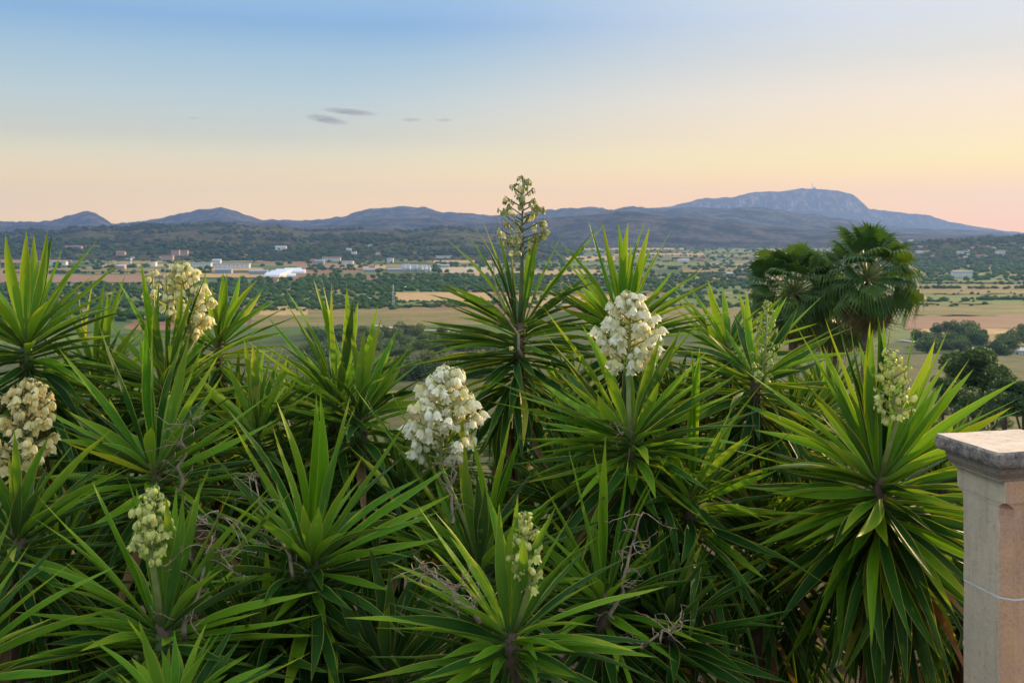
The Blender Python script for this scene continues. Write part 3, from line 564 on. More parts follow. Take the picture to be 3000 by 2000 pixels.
def hill(D, front, back, pts, mat, amp, nu=420, nt=44, cliff=False, seed=1., u0=None, u1=None, rough=11.):
    u0 = pts[0][0] if u0 is None else u0; u1 = pts[-1][0] if u1 is None else u1
    vs = []; fs = []
    for i in range(nu):
        px = u0 + (u1 - u0) * i / (nu - 1); u = (px - CX) / F
        cz = EYE - (interp(px, pts) - HY) / F * D
        cz += rough * (fbm(u * D, D, 90, 4, seed + 5) + .6 * fbm(u * D, D, 420, 2, seed + 2))
        eg = min(1, min(px - u0, u1 - px) / (90.)); cz = cz * (eg if eg < 1 else 1)
        for j in range(nt):
            t = -1 + 2 * j / (nt - 1); s_ = 1 + t if t < 0 else 1 - t
            y = D + (t * (D - front) if t < 0 else t * (back - D)); x = u * y
            if cliff: sh = interp(s_, [(0, 0), (.45, .16), (.74, .42), (.86, .56), (.93, .93), (1, 1)])
            else: sh = .35 * s_ + .65 * s_ * s_ * (3 - 2 * s_)
            nz = amp * fbm(x, y, 700, 5, seed) * 3.2 * s_ * (1 - s_) + amp * .35 * fbm(x, y, 160, 3, seed + 3) * min(1, 3 * (1 - s_)) * s_
            if cliff: nz += 26 * fbm(x * 1.0, y * .25, 190, 4, seed + 8) * (1 if .6 < s_ < .98 else .2) * s_
            zz = -4 + (cz + 4) * sh + nz
            if t < 0: zz = min(zz, EYE + (cz - EYE) * y / D - (1 - s_) * 3)
            vs.append((x, y, zz))
    for i in range(nu - 1):
        for j in range(nt - 1): a = i*nt + j; fs.append((a, a + nt, a + nt + 1, a + 1))
    o = link('hills', mesh('hills', vs, fs), None, mat); tag(o, kind='structure'); BV.append(BVHTree.FromPolygons(vs, fs)); return vs, nt, nu
MT = [(1560, 634), (1700, 622), (1850, 618), (1919, 612), (1990, 596), (2064, 579), (2141, 577), (2214, 561), (2265, 559), (2342, 550), (2419, 550), (2453, 556), (2496, 565), (2517, 581), (2547, 610), (2598, 616), (2671, 625), (2726, 629), (2782, 649), (2876, 667), (3000, 681), (3200, 690)]
hill(12000, 10300, 13500, MT, HM_rock, 30, cliff=True, seed=2.2, u1=3250)
R1 = [(-250, 650), (0, 647), (64, 650), (128, 647), (171, 641), (215, 630), (240, 622), (261, 616), (280, 620), (300, 632), (329, 652), (372, 654), (410, 650), (461, 639), (513, 630), (577, 614), (641, 608), (684, 614), (726, 630), (770, 641), (820, 642), (855, 645), (919, 647), (1000, 636), (1038, 622), (1085, 612), (1128, 610), (1192, 606), (1256, 609), (1299, 622), (1363, 624), (1453, 632), (1600, 611), (1662, 610), (1726, 606), (1803, 614), (1855, 604), (1919, 609), (2000, 612), (2200, 640)]
hill(9000, 7400, 10200, R1, HM_far, 60, nu=640, nt=56, seed=4.1, rough=24)
R2 = [(1750, 640), (1880, 622), (1960, 612), (2034, 603), (2085, 609), (2158, 607), (2235, 605), (2299, 617), (2350, 628), (2389, 624), (2427, 635), (2496, 643), (2555, 656), (2641, 665), (2726, 671), (2855, 674), (3000, 686), (3200, 692)]
hill(7900, 6500, 9000, R2, HM_far, 28, seed=6.3, u1=3250)
R2b = [(-250, 668), (0, 663), (120, 658), (300, 668), (450, 664), (620, 640), (760, 652), (900, 665), (1010, 650), (1120, 640), (1260, 638), (1380, 648), (1500, 655), (1650, 664)]
hill(6800, 5600, 7700, R2b, HM_far, 26, seed=7.3)
R3 = [(1200, 672), (1400, 655), (1520, 645), (1598, 636), (1705, 632), (1812, 617), (1855, 619), (1919, 632), (2000, 633), (2085, 645), (2150, 650), (2214, 660), (2300, 665), (2427, 674), (2600, 684), (2900, 690), (3200, 694)]
hill(5600, 4500, 6500, R3, HM_far, 20, seed=8.8, u1=3250)
R4 = [(-300, 680), (0, 677), (100, 673), (184, 671), (265, 659), (299, 661), (363, 669), (427, 656), (513, 660), (580, 656), (641, 652), (726, 664), (812, 664), (897, 680), (1000, 675), (1077, 669), (1192, 677), (1256, 669), (1308, 664), (1385, 675), (1470, 688), (1560, 705), (1700, 716)]
R4b = [(-300, 716), (0, 712), (140, 706), (300, 717), (420, 708), (520, 699), (640, 704), (760, 716), (880, 711), (980, 700), (1080, 696), (1180, 702), (1290, 708), (1400, 716), (1520, 726), (1650, 734)]
h4b = hill(3250, 2620, 3900, R4b, HM_near, 14, nt=50, seed=15.4)
h4 = hill(4100, 2750, 4800, R4, HM_near, 16, nt=60, seed=10.4)
R5 = [(2450, 722), (2641, 714), (2748, 712), (2897, 700), (2953, 697), (3000, 694), (3100, 690), (3300, 686)]
h5 = hill(3000, 2300, 3600, R5, HM_near, 9, nu=160, nt=40, seed=12.1, u1=3400)

# ---------------------------------------------------------------- haze
hz = MB().box(-16500, -15900, -6, 16500, 15900, 720).me('haze'); hm = bpy.data.materials.new('valley_haze'); hm.use_nodes = True
nn = hm.node_tree.nodes; nn.remove(nn['Principled BSDF']); pv = nn.new('ShaderNodeVolumePrincipled'); hm.node_tree.links.new(pv.outputs[0], nn['Material Output'].inputs['Volume'])
pv.inputs['Color'].default_value = (.27, .44, .86, 1); pv.inputs['Density'].default_value = 5.8e-5; pv.inputs['Anisotropy'].default_value = .3
tag(link('haze', hz, None, hm), kind='stuff')

# ---------------------------------------------------------------- far woods and trees
ICO = {}
def ico(sub):
    if sub in ICO: return ICO[sub]
    import bmesh
    b = bmesh.new(); bmesh.ops.create_icosphere(b, subdivisions=sub, radius=1); v = np.array([tuple(x.co) for x in b.verts]); f = np.array([[q.index for q in x.verts] for x in b.faces]); b.free(); ICO[sub] = (v, f); return v, f
nr = np.random.RandomState(3)
def lumpy(sub, seed, amp=.28):
    v, f = ico(sub); o = v.copy()
    for i, p in enumerate(v):
        k = 1 + amp * mnoise.noise(Vector(p) * 1.6 + Vector((seed, 0, 0))) * 1.6 + amp * .6 * mnoise.noise(Vector(p) * 4 + Vector((seed, 3, 0)))
        o[i] = p * k
    o[:, 2] *= .72; return o, f
def canopy_mat(name, c1, c2, c3):
    m, n, l, b = newmat(name); t = n.new('ShaderNodeTexCoord'); geo = n.new('ShaderNodeNewGeometry'); oi = n.new('ShaderNodeObjectInfo')
    a = noise(n, l, .035, 2, geo.outputs['Position']); q = noise(n, l, .6, 4, geo.outputs['Position'], .7)
    c = mixc(n, l, maprange(n, l, a.outputs[0], .35, .65), c1, c2); c = mixc(n, l, maprange(n, l, q.outputs[0], .45, .7, 0, .8), c, c3)
    c = mixc(n, l, maprange(n, l, oi.outputs['Random'], 0, 1, 0, .4), c, c2)
    l.new(c, b.inputs['Base Color']); b.inputs['Roughness'].default_value = .9; b.inputs['Specular IOR Level'].default_value = .1
    bump(n, l, b, q.outputs[0], 1.2, .9); return m
WOOD = canopy_mat('distant_woodland', (.012, .032, .012, 1), (.025, .05, .015, 1), (.045, .07, .02, 1))
TREEM = canopy_mat('plain_tree_canopy', (.018, .055, .014, 1), (.04, .095, .02, 1), (.08, .13, .025, 1))
TRUNKM = simple('tree_bark', (.06, .045, .03, 1), (.12, .09, .06, 1), 2, .95)
def scatter_mesh(name, items, sub, mat, label, cat):
    bases = [lumpy(sub, s * 7.1) for s in range(6)]; V = []; Fc = []; off = 0
    for i, (x, y, zz, s) in enumerate(items):
        v, f = bases[i % 6]; a = nr.rand() * 6.28; c, sn = math.cos(a), math.sin(a)
        q = np.empty_like(v); sx_, sy_ = s * nr.uniform(.8, 1.4), s * nr.uniform(.8, 1.2)
        q[:, 0] = (v[:, 0] * c - v[:, 1] * sn) * sx_ + x; q[:, 1] = (v[:, 0] * sn + v[:, 1] * c) * sy_ + y; q[:, 2] = v[:, 2] * s * nr.uniform(.8, 1.15) + zz + s * .45
        V.append(q); Fc.append(f + off); off += len(v)
    me = mesh(name, np.concatenate(V).tolist(), np.concatenate(Fc).tolist(), True)
    o = link(name, me, None, mat); tag(o, label, cat, None, 'stuff'); return o
# woods on the foothills
items = []
for (vs_, nt, nu), n_, lim in ((h4, 8000, .47), (h4b, 5000, .5), (h5, 2200, .5)):
    k = 0
    while k < n_:
        i = nr.randint(nu); j = nr.randint(2, nt - 2); x, y, zz = vs_[i * nt + j]
        if fbm(x, y, 330, 3, 21) < -.03 and nr.rand() < .96: k += 1; continue
        items.append((x + nr.uniform(-9, 9), y + nr.uniform(-20, 20), zz - 1, nr.uniform(5, 11))); k += 1
scatter_mesh('woodland', items, 1, WOOD, 'dark hazy woods covering the low foothills beyond the plain', 'woodland')
# trees and hedgerows of the plain
T = []
def region(x0, x1, y0, y1, n_, s0, s1):
    for _ in range(n_): T.append((nr.uniform(x0, x1), nr.uniform(y0, y1), nr.uniform(s0, s1)))
def hedge(x0, x1, y, n_, s0, s1, dy=2):
    for _ in range(n_): T.append((nr.uniform(x0, x1), y + nr.uniform(-dy, dy), nr.uniform(s0, s1)))
region(880, 1600, 806, 852, 620, 3, 5.5); region(640, 900, 818, 872, 260, 3, 5.5); region(-60, 735, 905, 940, 150, 3, 5.5); region(735, 1040, 900, 912, 40, 2, 4); region(880, 1160, 850, 900, 150, 2.6, 4.5)
region(-60, 650, 832, 905, 520, 3, 5.5); region(1420, 1960, 806, 856, 330, 3, 5.5); region(1960, 2220, 802, 846, 200, 2.8, 5)
region(2560, 3060, 758, 826, 330, 3, 6.5); region(-60, 3050, 724, 800, 900, 3.4, 7.5); region(-60, 3050, 718, 745, 500, 5, 9); region(2560, 3060, 745, 800, 260, 4, 8)
region(1160, 1450, 884, 901, 110, 1.6, 3.0); region(640, 900, 872, 900, 110, 2.5, 4.5); region(900, 1160, 893, 908, 40, 2, 4); region(1480, 2200, 850, 905, 130, 2, 4.5); region(2640, 3060, 832, 900, 60, 1.5, 3); region(2080, 2700, 745, 800, 240, 3, 6)
for (x0, x1, y, n_) in ((2660, 3060, 846, 46), (2840, 3060, 879, 30), (2660, 2830, 884, 16), (1950, 2190, 899, 26), (1950, 2190, 862, 22), (870, 1040, 789, 22), (480, 900, 797, 50), (0, 430, 800, 48), (0, 430, 784, 40), (1040, 1450, 855, 40), (1480, 2150, 783, 70), (1480, 2000, 767, 60), (1480, 2050, 735, 60), (1000, 1450, 779, 30), (300, 900, 765, 70), (2560, 3060, 832, 40), (1500, 2100, 749, 60), (900, 1300, 764, 40), (0, 300, 751, 40), (-50, 500, 741, 60)):
    hedge(x0, x1, y, n_, 2.2, 4.6, 1.6)
keep = []
avoid = [(632, 900, 780, 814), (1130, 1265, 770, 798), (616, 740, 764, 788), (2785, 2850, 790, 814)]
for px, py, s in T:
    if any(a < px < b and c < py < d + 3 for a, b, c, d in avoid): continue
    d = plain_d(py); h_ = hill_hit(px, py)
    if h_: keep.append((h_.x, h_.y, h_.z - 1, s, s / h_.y))
    else: keep.append(((px - CX) / F * d, d, .2, s, s / d))
keep.sort(key=lambda t: -t[4])
TM = []
for s in range(6):
    v, f = lumpy(2, 31 + s * 3.3, .34); me = mesh('tree', v.tolist(), f.tolist(), True); me.materials.append(TREEM); TM.append(me)
for i, (x, y, zz, s, _) in enumerate(keep[:140]):
    o = bpy.data.objects.new('tree', TM[i % 6]); col.objects.link(o); o.location = (x, y, zz + s * .5); o.rotation_euler = (0, 0, nr.rand() * 6.28); o.scale = (s * nr.uniform(.85, 1.3), s * nr.uniform(.85, 1.2), s * nr.uniform(.8, 1.1))
    px = CX + x / y * F
    where = 'between the left edge and the cream flowers' if px < 620 else 'between the greenhouses and the tall dark yucca' if px < 1500 else 'between the tall dark yucca and the palms' if px < 2300 else 'right of the palms'
    tag(o, 'round dark green tree on the plain ' + where, 'tree', 'round trees on the plain ' + where)
scatter_mesh('woodland', [(k[0], k[1], k[2], k[3]) for k in keep[140:]], 1, TREEM, 'hedgerows and small woods far out on the plain', 'woodland')

# leafy trees and shrubs of the slope
def foliage_mat(name, c1, c2, c3, tr=.25):
    m, n, l, b = newmat(name); geo = n.new('ShaderNodeNewGeometry'); oi = n.new('ShaderNodeObjectInfo')
    a = noise(n, l, .9, 4, geo.outputs['Position'], .7)
    c = mixc(n, l, maprange(n, l, a.outputs[0], .35, .68), c1, c2); c = mixc(n, l, maprange(n, l, oi.outputs['Random'], 0, 1, 0, .5), c, c3)
    l.new(c, b.inputs['Base Color']); b.inputs['Roughness'].default_value = .6
    t = n.new('ShaderNodeBsdfTranslucent'); l.new(mixc(n, l, 1, c, (1.5, 1.4, .5, 1), 'MULTIPLY'), t.inputs[0]); ms = n.new('ShaderNodeMixShader'); ms.inputs[0].default_value = tr
    l.new(b.outputs[0], ms.inputs[1]); l.new(t.outputs[0], ms.inputs[2]); l.new(ms.outputs[0], n['Material Output'].inputs[0]); return m
FOLD = foliage_mat('dark_evergreen_leaves', (.02, .055, .012, 1), (.06, .13, .025, 1), (.08, .13, .03, 1))
FOLG = foliage_mat('scrub_leaves', (.05, .10, .02, 1), (.13, .18, .04, 1), (.16, .16, .05, 1))
def crown_mesh(seed, n_, q, lumps=11, flat=.7):
    r = np.random.RandomState(seed); cs = r.normal(size=(lumps, 3)); cs /= np.linalg.norm(cs, axis=1)[:, None]; cs *= r.uniform(.25, .72, (lumps, 1)); rs = r.uniform(.26, .46, lumps)
    V = []; Fc = []
    for i in range(n_):
        k = r.randint(lumps); d = r.normal(size=3); d /= np.linalg.norm(d); p = cs[k] + d * rs[k] * r.uniform(.75, 1.05)
        if p[2] < -.75: continue
        a = r.normal(size=3) + d * .6; a /= np.linalg.norm(a); u = np.cross(a, [.3, .2, .93]); u /= np.linalg.norm(u) + 1e-6; v = np.cross(a, u); s = q * r.uniform(.6, 1.3)
        b = len(V); p = p * [1, 1, flat]
        V += [p - u*s, p - v*s*.5, p + u*s, p + v*s*.5]; Fc.append((b, b+1, b+2, b+3))
    return mesh('crown', [tuple(x) for x in V], Fc, False)
CM = [crown_mesh(i, 2600, .055) for i in range(4)]; CMB = crown_mesh(77, 12000, .042, 18)
for c in CM + [CMB]: c.materials.append(FOLD)
def leafy(name, label, cat, p, rad, h, me, mat, group=None):
    g_ = gz(p.x, p.y); root = empty(name, (p.x, p.y, g_)); tag(root, label, cat, group)
    o = bpy.data.objects.new('crown', me); col.objects.link(o); o.parent = root; o.location = (0, 0, h); o.scale = (rad, rad, rad * rng.uniform(.85, 1.1)); o.rotation_euler = (0, 0, rng.random() * 6.28)
    o.material_slots[0].link = 'OBJECT'; o.material_slots[0].material = mat
    mb = MB().tube([(0, 0, -.3), (.1 * rad, 0, h * .5), (0, 0, h)], [rad * .09, rad * .06, rad * .03], 7)
    for a in (0, 2.1, 4.2): mb.tube([(0, 0, h * .35), (rad * .45 * math.cos(a), rad * .45 * math.sin(a), h + rad * .2)], [rad * .04, rad * .015], 5)
    link('trunk', mb.me('trunk'), root, TRUNKM); return root
def at_d(px, d): return Vector(((px - CX) / F * d, d, 0))
leafy('tree', 'big round dark green evergreen tree on the slope behind the stone pillar', 'tree', at_d(2872, 108), 4.3, EYE - (1078 - HY) / F * 108 - gz(at_d(2872, 108).x, 108), CMB, FOLD)
leafy('tree', 'lower dark tree right of the round evergreen, at the right edge above the pillar', 'tree', at_d(2998, 96), 3.4, EYE - (1160 - HY) / F * 96 - gz(at_d(2998, 96).x, 96), CMB, FOLD)
leafy('shrub', 'low spreading shrub under the round evergreen tree on its right', 'shrub', at_d(2920, 88), 2.6, .9, CM[1], FOLD)
leafy('shrub', 'pale green thin shrub left of the round evergreen tree', 'shrub', at_d(2745, 85), 1.5, 1.4, CM[2], FOLG)
for j_, (px, py, d, rr) in enumerate([(2800, 1150, 100, 2.2), (2850, 1175, 96, 2.4), (2905, 1185, 92, 2.3), (2760, 1120, 118, 1.8), (2940, 1130, 104, 2.6)]):
    leafy('shrub', ['shrub at the lower left foot of the round evergreen tree', 'broad shrub right under the round evergreen tree', 'shrub hiding the trunk of the round evergreen tree', 'small shrub left of the round evergreen crown', 'dense shrub between the round evergreen and the edge tree'][j_], 'shrub', at_d(px, d), rr, EYE - (py - HY) / F * d - gz(at_d(px, d).x, d), CM[j_ % 4], FOLD)
for i in range(40):
    px = rng.uniform(2690, 3040); d = rng.uniform(190, 330); 
    leafy('tree', 'tree of the dark belt at the foot of the right slope, above the round evergreen', 'tree', at_d(px, rng.uniform(590, 790)), rng.uniform(7, 11), rng.uniform(3, 5), CM[i % 4], FOLD, 'dark tree belt at the foot of the right slope')
for i in range(115):
    px = rng.uniform(900, 1460); d = rng.uniform(330, 790)
    leafy('tree', 'leafy tree on the green slope seen between the left yuccas and the tall dark one', 'tree', at_d(px, d), rng.uniform(5.5, 10), rng.uniform(2, 4), CM[i % 4], FOLG if rng.random() < .5 else FOLD, 'leafy trees on the green middle slope')
for i in range(90):
    px = rng.uniform(2560, 3060); d = 28 * (330 / 28) ** rng.random()
    leafy('shrub', 'low scrubby bush on the dry grass slope at the right, one of many alike', 'shrub', at_d(px, d), rng.uniform(.5, 1.2) * (1 + d / 120), .3, CM[i % 4], FOLG if rng.random() < .7 else FOLD, 'low bushes on the dry right slope')
for i in range(46):
    px = rng.uniform(0, 2560); d = rng.uniform(22, 200)
    leafy('shrub', 'bush on the slope just beyond the yuccas, mostly hidden by their leaves', 'shrub', at_d(px, d), rng.uniform(.7, 1.6), .6, CM[i % 4], FOLG if rng.random() < .5 else FOLD, 'bushes on the slope beyond the yuccas')

# ---------------------------------------------------------------- fan palms
PALM = foliage_mat('fan_palm_green', (.025, .085, .015, 1), (.05, .13, .02, 1), (.12, .19, .02, 1), .28)
PALMD = simple('palm_dead_frond', (.14, .085, .045, 1), (.25, .16, .08, 1), 3, .9)
PBARK = simple('palm_trunk_fibre', (.10, .065, .045, 1), (.2, .14, .1, 1), 5, .95, bmp=.03)
PET_P = simple('palm_petiole', (.16, .2, .05, 1), (.26, .28, .09, 1), 5, .5)
def frond_mesh(seed, droop, nseg=22, span=128, pet=.62):
    r = random.Random(seed); V = []; Fc = []; mats = []
    mb = MB().tube([(0, 0, 0), (0, pet * .5, .03), (0, pet, 0)], [.018, .013, .01], 5); V = list(mb.v); Fc = list(mb.f); mats = [1] * len(Fc)
    D = R(span) / nseg * 1.02; Rb = .36
    for k in range(nseg):
        a = R(-span) + 2 * R(span) * (k + .5) / nseg; ln = Rb * (1 - .28 * (abs(a) / R(span)) ** 2) * r.uniform(.9, 1.08); dr = droop * r.uniform(.6, 1.5)
        def pt(rr, aa, zz): return (rr * math.sin(aa), pet + rr * math.cos(aa), zz)
        cup = .35 * abs(math.sin(a / 2)) ** 2
        b = len(V); r1 = ln * .68
        z1 = -droop * .25 * r1 + cup * r1
        V += [pt(0, a, 0), pt(r1, a - D, z1 - .008), pt(r1, a, z1 + .014), pt(r1, a + D, z1 - .008), pt(ln * .82, a - D * .28, z1 - dr * .09), pt(ln * .82, a + D * .28, z1 - dr * .09), pt(ln * .97, a + r.uniform(-.03, .03), z1 - dr * .26)]
        Fc += [(b, b+1, b+2), (b, b+2, b+3), (b+1, b+4, b+2), (b+2, b+5, b+3), (b+4, b+5, b+2), (b+4, b+6, b+5)]; mats += [0] * 6
    me = mesh('frond', V, Fc, False); me.materials.append(PALM); me.materials.append(PET_P); me.polygons.foreach_set('material_index', mats); return me
FR = [frond_mesh(1, .3), frond_mesh(2, .6), frond_mesh(3, 1.0), frond_mesh(4, 1.5, 26)]
FD = frond_mesh(9, 1.8, 20, 70, .4)
def palm(label, px, py, d, rad, seed, n_=46, low=118):
    r = random.Random(seed); c = P(px, py, d); g_ = gz(c.x, c.y); root = empty('fan_palm', (c.x, c.y, g_)); tag(root, label, 'palm tree', 'fan palms beyond the yuccas')
    H = c.z - g_; mb = MB(); pts = [(0, 0, -.2 + (H + .1) * i / 16) for i in range(17)]; mb.tube(pts, [.34 - .012 * i + (.03 if i % 2 else 0) for i in range(17)], 14); link('trunk', mb.me('trunk', True), root, PBARK)
    def put(name, me, v, s, mats=None):
        y = v.normalized(); zv = Vector((0, 0, 1)) - y.z * y
        if zv.length < .15: zv = Vector((r.uniform(-1, 1), r.uniform(-1, 1), 0)); zv -= zv.dot(y) * y
        zv.normalize(); zv = Matrix.Rotation(R(r.gauss(0, 26)), 3, y) @ zv; x = y.cross(zv)
        o = bpy.data.objects.new(name, me); col.objects.link(o); o.parent = root
        m = Matrix(((x.x, y.x, zv.x), (x.y, y.y, zv.y), (x.z, y.z, zv.z))).to_4x4() @ Matrix.Scale(s, 4); m.translation = Vector((0, 0, H)) + v * .12; o.matrix_local = m
        if mats:
            for i in (0, 1): o.material_slots[i].link = 'OBJECT'; o.material_slots[i].material = mats[i]
    for i in range(n_):
        q = (i + .5) / n_; th = R(6 + low * q ** .8); ph = i * 2.39996 + r.uniform(-.3, .3)
        v = Vector((math.sin(th) * math.cos(ph), math.sin(th) * math.sin(ph), math.cos(th)))
        put('frond', FR[min(3, int(q * 3.2 + r.random()))], v, rad * r.uniform(.88, 1.12))
    for i in range(26):
        th = R(r.uniform(138, 172)); ph = r.random() * 6.28; v = Vector((math.sin(th) * math.cos(ph), math.sin(th) * math.sin(ph), math.cos(th)))
        put('dead_frond', FD, v, rad * r.uniform(.9, 1.3), (PALMD, PALMD))
palm('taller fan palm on the right, its crown topping the hills', 2540, 815, 40, 2.25, 1, 50)
palm('shorter fuller fan palm just left of the taller one', 2325, 858, 42, 2.15, 2, 64, 128)
palm('low third fan palm crown filling the space under and between the two', 2440, 925, 45, 1.85, 3, 40, 125)

# ---------------------------------------------------------------- stone pillar
def stone_mat(name, base, base2, skylit, lichen, top, fx=.076):
    m, n, l, b = newmat(name); t = n.new('ShaderNodeTexCoord'); ob = t.outputs['Object']; sp = n.new('ShaderNodeSeparateXYZ'); l.new(ob, sp.inputs[0])
    n1 = noise(n, l, 5, 6, ob, .65); n2 = noise(n, l, 38, 5, ob, .7); n3 = noise(n, l, 11, 7, ob, .72)
    c = mixc(n, l, maprange(n, l, n1.outputs[0], .38, .62), base, base2)
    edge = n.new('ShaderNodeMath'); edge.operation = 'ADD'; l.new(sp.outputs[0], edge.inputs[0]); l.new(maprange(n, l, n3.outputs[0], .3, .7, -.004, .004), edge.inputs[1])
    if skylit: c = mixc(n, l, maprange(n, l, edge.outputs[0], fx + .003, fx - .002, 0, .92), c, mixc(n, l, maprange(n, l, n1.outputs[0], .4, .65), skylit, (skylit[0]*1.2, skylit[1]*1.13, skylit[2]*1.0, 1)))  # left side greyed in the colour, standing for cool skylight on that face
    if lichen: 
        geo = n.new('ShaderNodeNewGeometry'); sn = n.new('ShaderNodeSeparateXYZ'); l.new(geo.outputs['Normal'], sn.inputs[0])
        lc = mixc(n, l, maprange(n, l, n2.outputs[0], .4, .62), (.045, .04, .042, 1), (.17, .15, .14, 1))
        k = n.new('ShaderNodeMath'); k.operation = 'MULTIPLY'; l.new(maprange(n, l, n3.outputs[0], .30, .52, .25, lichen), k.inputs[0]); l.new(maprange(n, l, sn.outputs[2], .8, .3), k.inputs[1])
        c = mixc(n, l, k.outputs[0], c, lc)
        n4 = noise(n, l, 16, 6, ob, .8); c = mixc(n, l, maprange(n, l, n4.outputs[0], .56, .68, 0, .5), c, (.34, .2, .15, 1))
    c = mixc(n, l, maprange(n, l, n2.outputs[0], .58, .72, 0, .45), c, (.2, .13, .09, 1))
    mps = n.new('ShaderNodeMapping'); mps.inputs['Scale'].default_value = (14, 14, 1.4); l.new(ob, mps.inputs[0]); ns = noise(n, l, 1, 6, mps.outputs[0], .7); c = mixc(n, l, maprange(n, l, ns.outputs[0], .48, .68, 0, .5), c, mixc(n, l, 1.0, c, (.55, .5, .46, 1), 'MULTIPLY'))
    n5 = noise(n, l, 90, 3, ob, .6); c = mixc(n, l, maprange(n, l, n5.outputs[0], .35, .65, 0, .22), c, (.75, .68, .6, 1))
    l.new(c, b.inputs['Base Color']); b.inputs['Roughness'].default_value = .9; b.inputs['Specular IOR Level'].default_value = .2
    mh = n.new('ShaderNodeMath'); mh.operation = 'ADD'; l.new(n2.outputs[0], mh.inputs[0]); l.new(n3.outputs[0], mh.inputs[1]); bump(n, l, b, mh.outputs[0], .004, .7); return m
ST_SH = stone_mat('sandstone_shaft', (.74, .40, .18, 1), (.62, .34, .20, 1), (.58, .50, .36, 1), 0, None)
ST_CAP = stone_mat('lichened_cap_stone', (.74, .60, .46, 1), (.62, .48, .36, 1), None, .97, None)
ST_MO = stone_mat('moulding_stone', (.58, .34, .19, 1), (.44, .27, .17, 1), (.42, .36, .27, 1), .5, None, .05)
MORT = simple('pale_mortar', (.80, .77, .72, 1), (.7, .66, .6, 1), 30, .95)
def rough_prism(loops, amp, seed):
    """stack of loops, each a list of xy corners at a height; edges subdivided and worn by noise"""
    V = []; Fc = []; n0 = None
    for lz, pts in loops:
        ring = []
        for i in range(len(pts)):
            a, b = pts[i], pts[(i + 1) % len(pts)]; L = math.hypot(b[0] - a[0], b[1] - a[1]); k = 12 if L > .1 else 2
            for q in range(k): ring.append((a[0] + (b[0] - a[0]) * q / k, a[1] + (b[1] - a[1]) * q / k))
        n0 = len(ring); cx = sum(p[0] for p in pts) / len(pts); cy = sum(p[1] for p in pts) / len(pts)
        for x, y in ring:
            nz = Vector((x * 22 + seed, y * 22, lz * 22)); a = mnoise.noise(nz) * amp; dl = math.hypot(x - cx, y - cy)
            V.append((x + (x - cx) / dl * a, y + (y - cy) / dl * a, lz + mnoise.noise(nz + Vector((9, 9, 9))) * amp * .8))
    for i in range(len(loops) - 1):
        for j in range(n0): j2 = (j + 1) % n0; Fc.append((i*n0+j, i*n0+j2, (i+1)*n0+j2, (i+1)*n0+j))
    Fc.append(tuple(range(n0))[::-1]); Fc.append(tuple((len(loops) - 1) * n0 + j for j in range(n0)))
    return mesh('stone', V, Fc, False)
def oct_(x0, y0, x1, y1, c): return [(x0 + c, y0), (x1 - c, y0), (x1, y0 + c), (x1, y1 - c), (x1 - c, y1), (x0 + c, y1), (x0, y1 - c), (x0, y0 + c)]
PD = 3.5; PS = PD / 4.0; Q = P(2923, 1327, PD); pg = gz(Q.x, Q.y); pil = empty('stone_pillar', (Q.x, Q.y, pg)); pil.rotation_euler = (0, 0, math.atan(660 / F))
pil.scale = (PS, PS, PS); tag(pil, 'weathered sandstone gate pillar with a flat lichened cap at the lower right corner', 'pillar')
ct = (Q.z - pg) / PS; capT = .063; CWX, CWY = .44, .40
lo = []
for k in range(7):
    t = k / 6; zz = ct - capT + capT * t; e = .006 if k in (0, 6) else (.0015 if k in (1, 5) else 0); lo.append((zz, oct_(e, e, CWX - e, CWY - e, .006)))
capm = rough_prism(lo, .004, 3); link('cap', capm, pil, ST_CAP)
mt_ = ct - capT - .002; lo = []
for t, ov in ((0, .018), (.016, .019), (.032, .022), (.046, .029), (.055, .033), (.064, .033)):
    lo.append((mt_ - t, oct_(.012 + ov, .012 + ov, CWX - .012 - ov, CWY - .012 - ov, .004)))
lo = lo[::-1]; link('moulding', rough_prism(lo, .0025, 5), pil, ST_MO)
sx0, sy0, sx1, sy1 = .072, .046, .072 + .31, .046 + .30
st_ = mt_ - .066; jz = (EYE - (1757 - HY) / F * 4.07 * PS - pg) / PS
lo = [(jz + .004, oct_(sx0, sy0, sx1, sy1, .045)), (jz + .009, oct_(sx0 - .001, sy0 - .001, sx1, sy1, .045))]
for q in range(1, 8): lo.append((jz + .01 + (st_ - .11 - jz) * q / 8, oct_(sx0, sy0, sx1, sy1, .045)))
lo += [(st_ - .115, oct_(sx0, sy0, sx1, sy1, .042)), (st_ - .10, oct_(sx0 - .001, sy0, sx1, sy1, .03)), (st_ - .088, oct_(sx0 - .003, sy0 - .003, sx1, sy1, .008)), (st_ - .05, oct_(sx0 - .003, sy0 - .003, sx1, sy1, .005)), (st_, oct_(sx0 - .003, sy0 - .003, sx1, sy1, .005))]
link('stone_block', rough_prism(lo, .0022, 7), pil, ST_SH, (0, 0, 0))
link('mortar_joint', rough_prism([(jz - .004, oct_(sx0 - .001, sy0 - .001, sx1, sy1, .046)), (jz + .0045, oct_(sx0 - .001, sy0 - .001, sx1, sy1, .046))], .0015, 2), pil, MORT)
lo = [(-.1 + (jz + .096) * q / 8, oct_(sx0, sy0, sx1, sy1, .045)) for q in range(9)]
link('stone_block', rough_prism(lo, .0022, 17), pil, ST_SH)

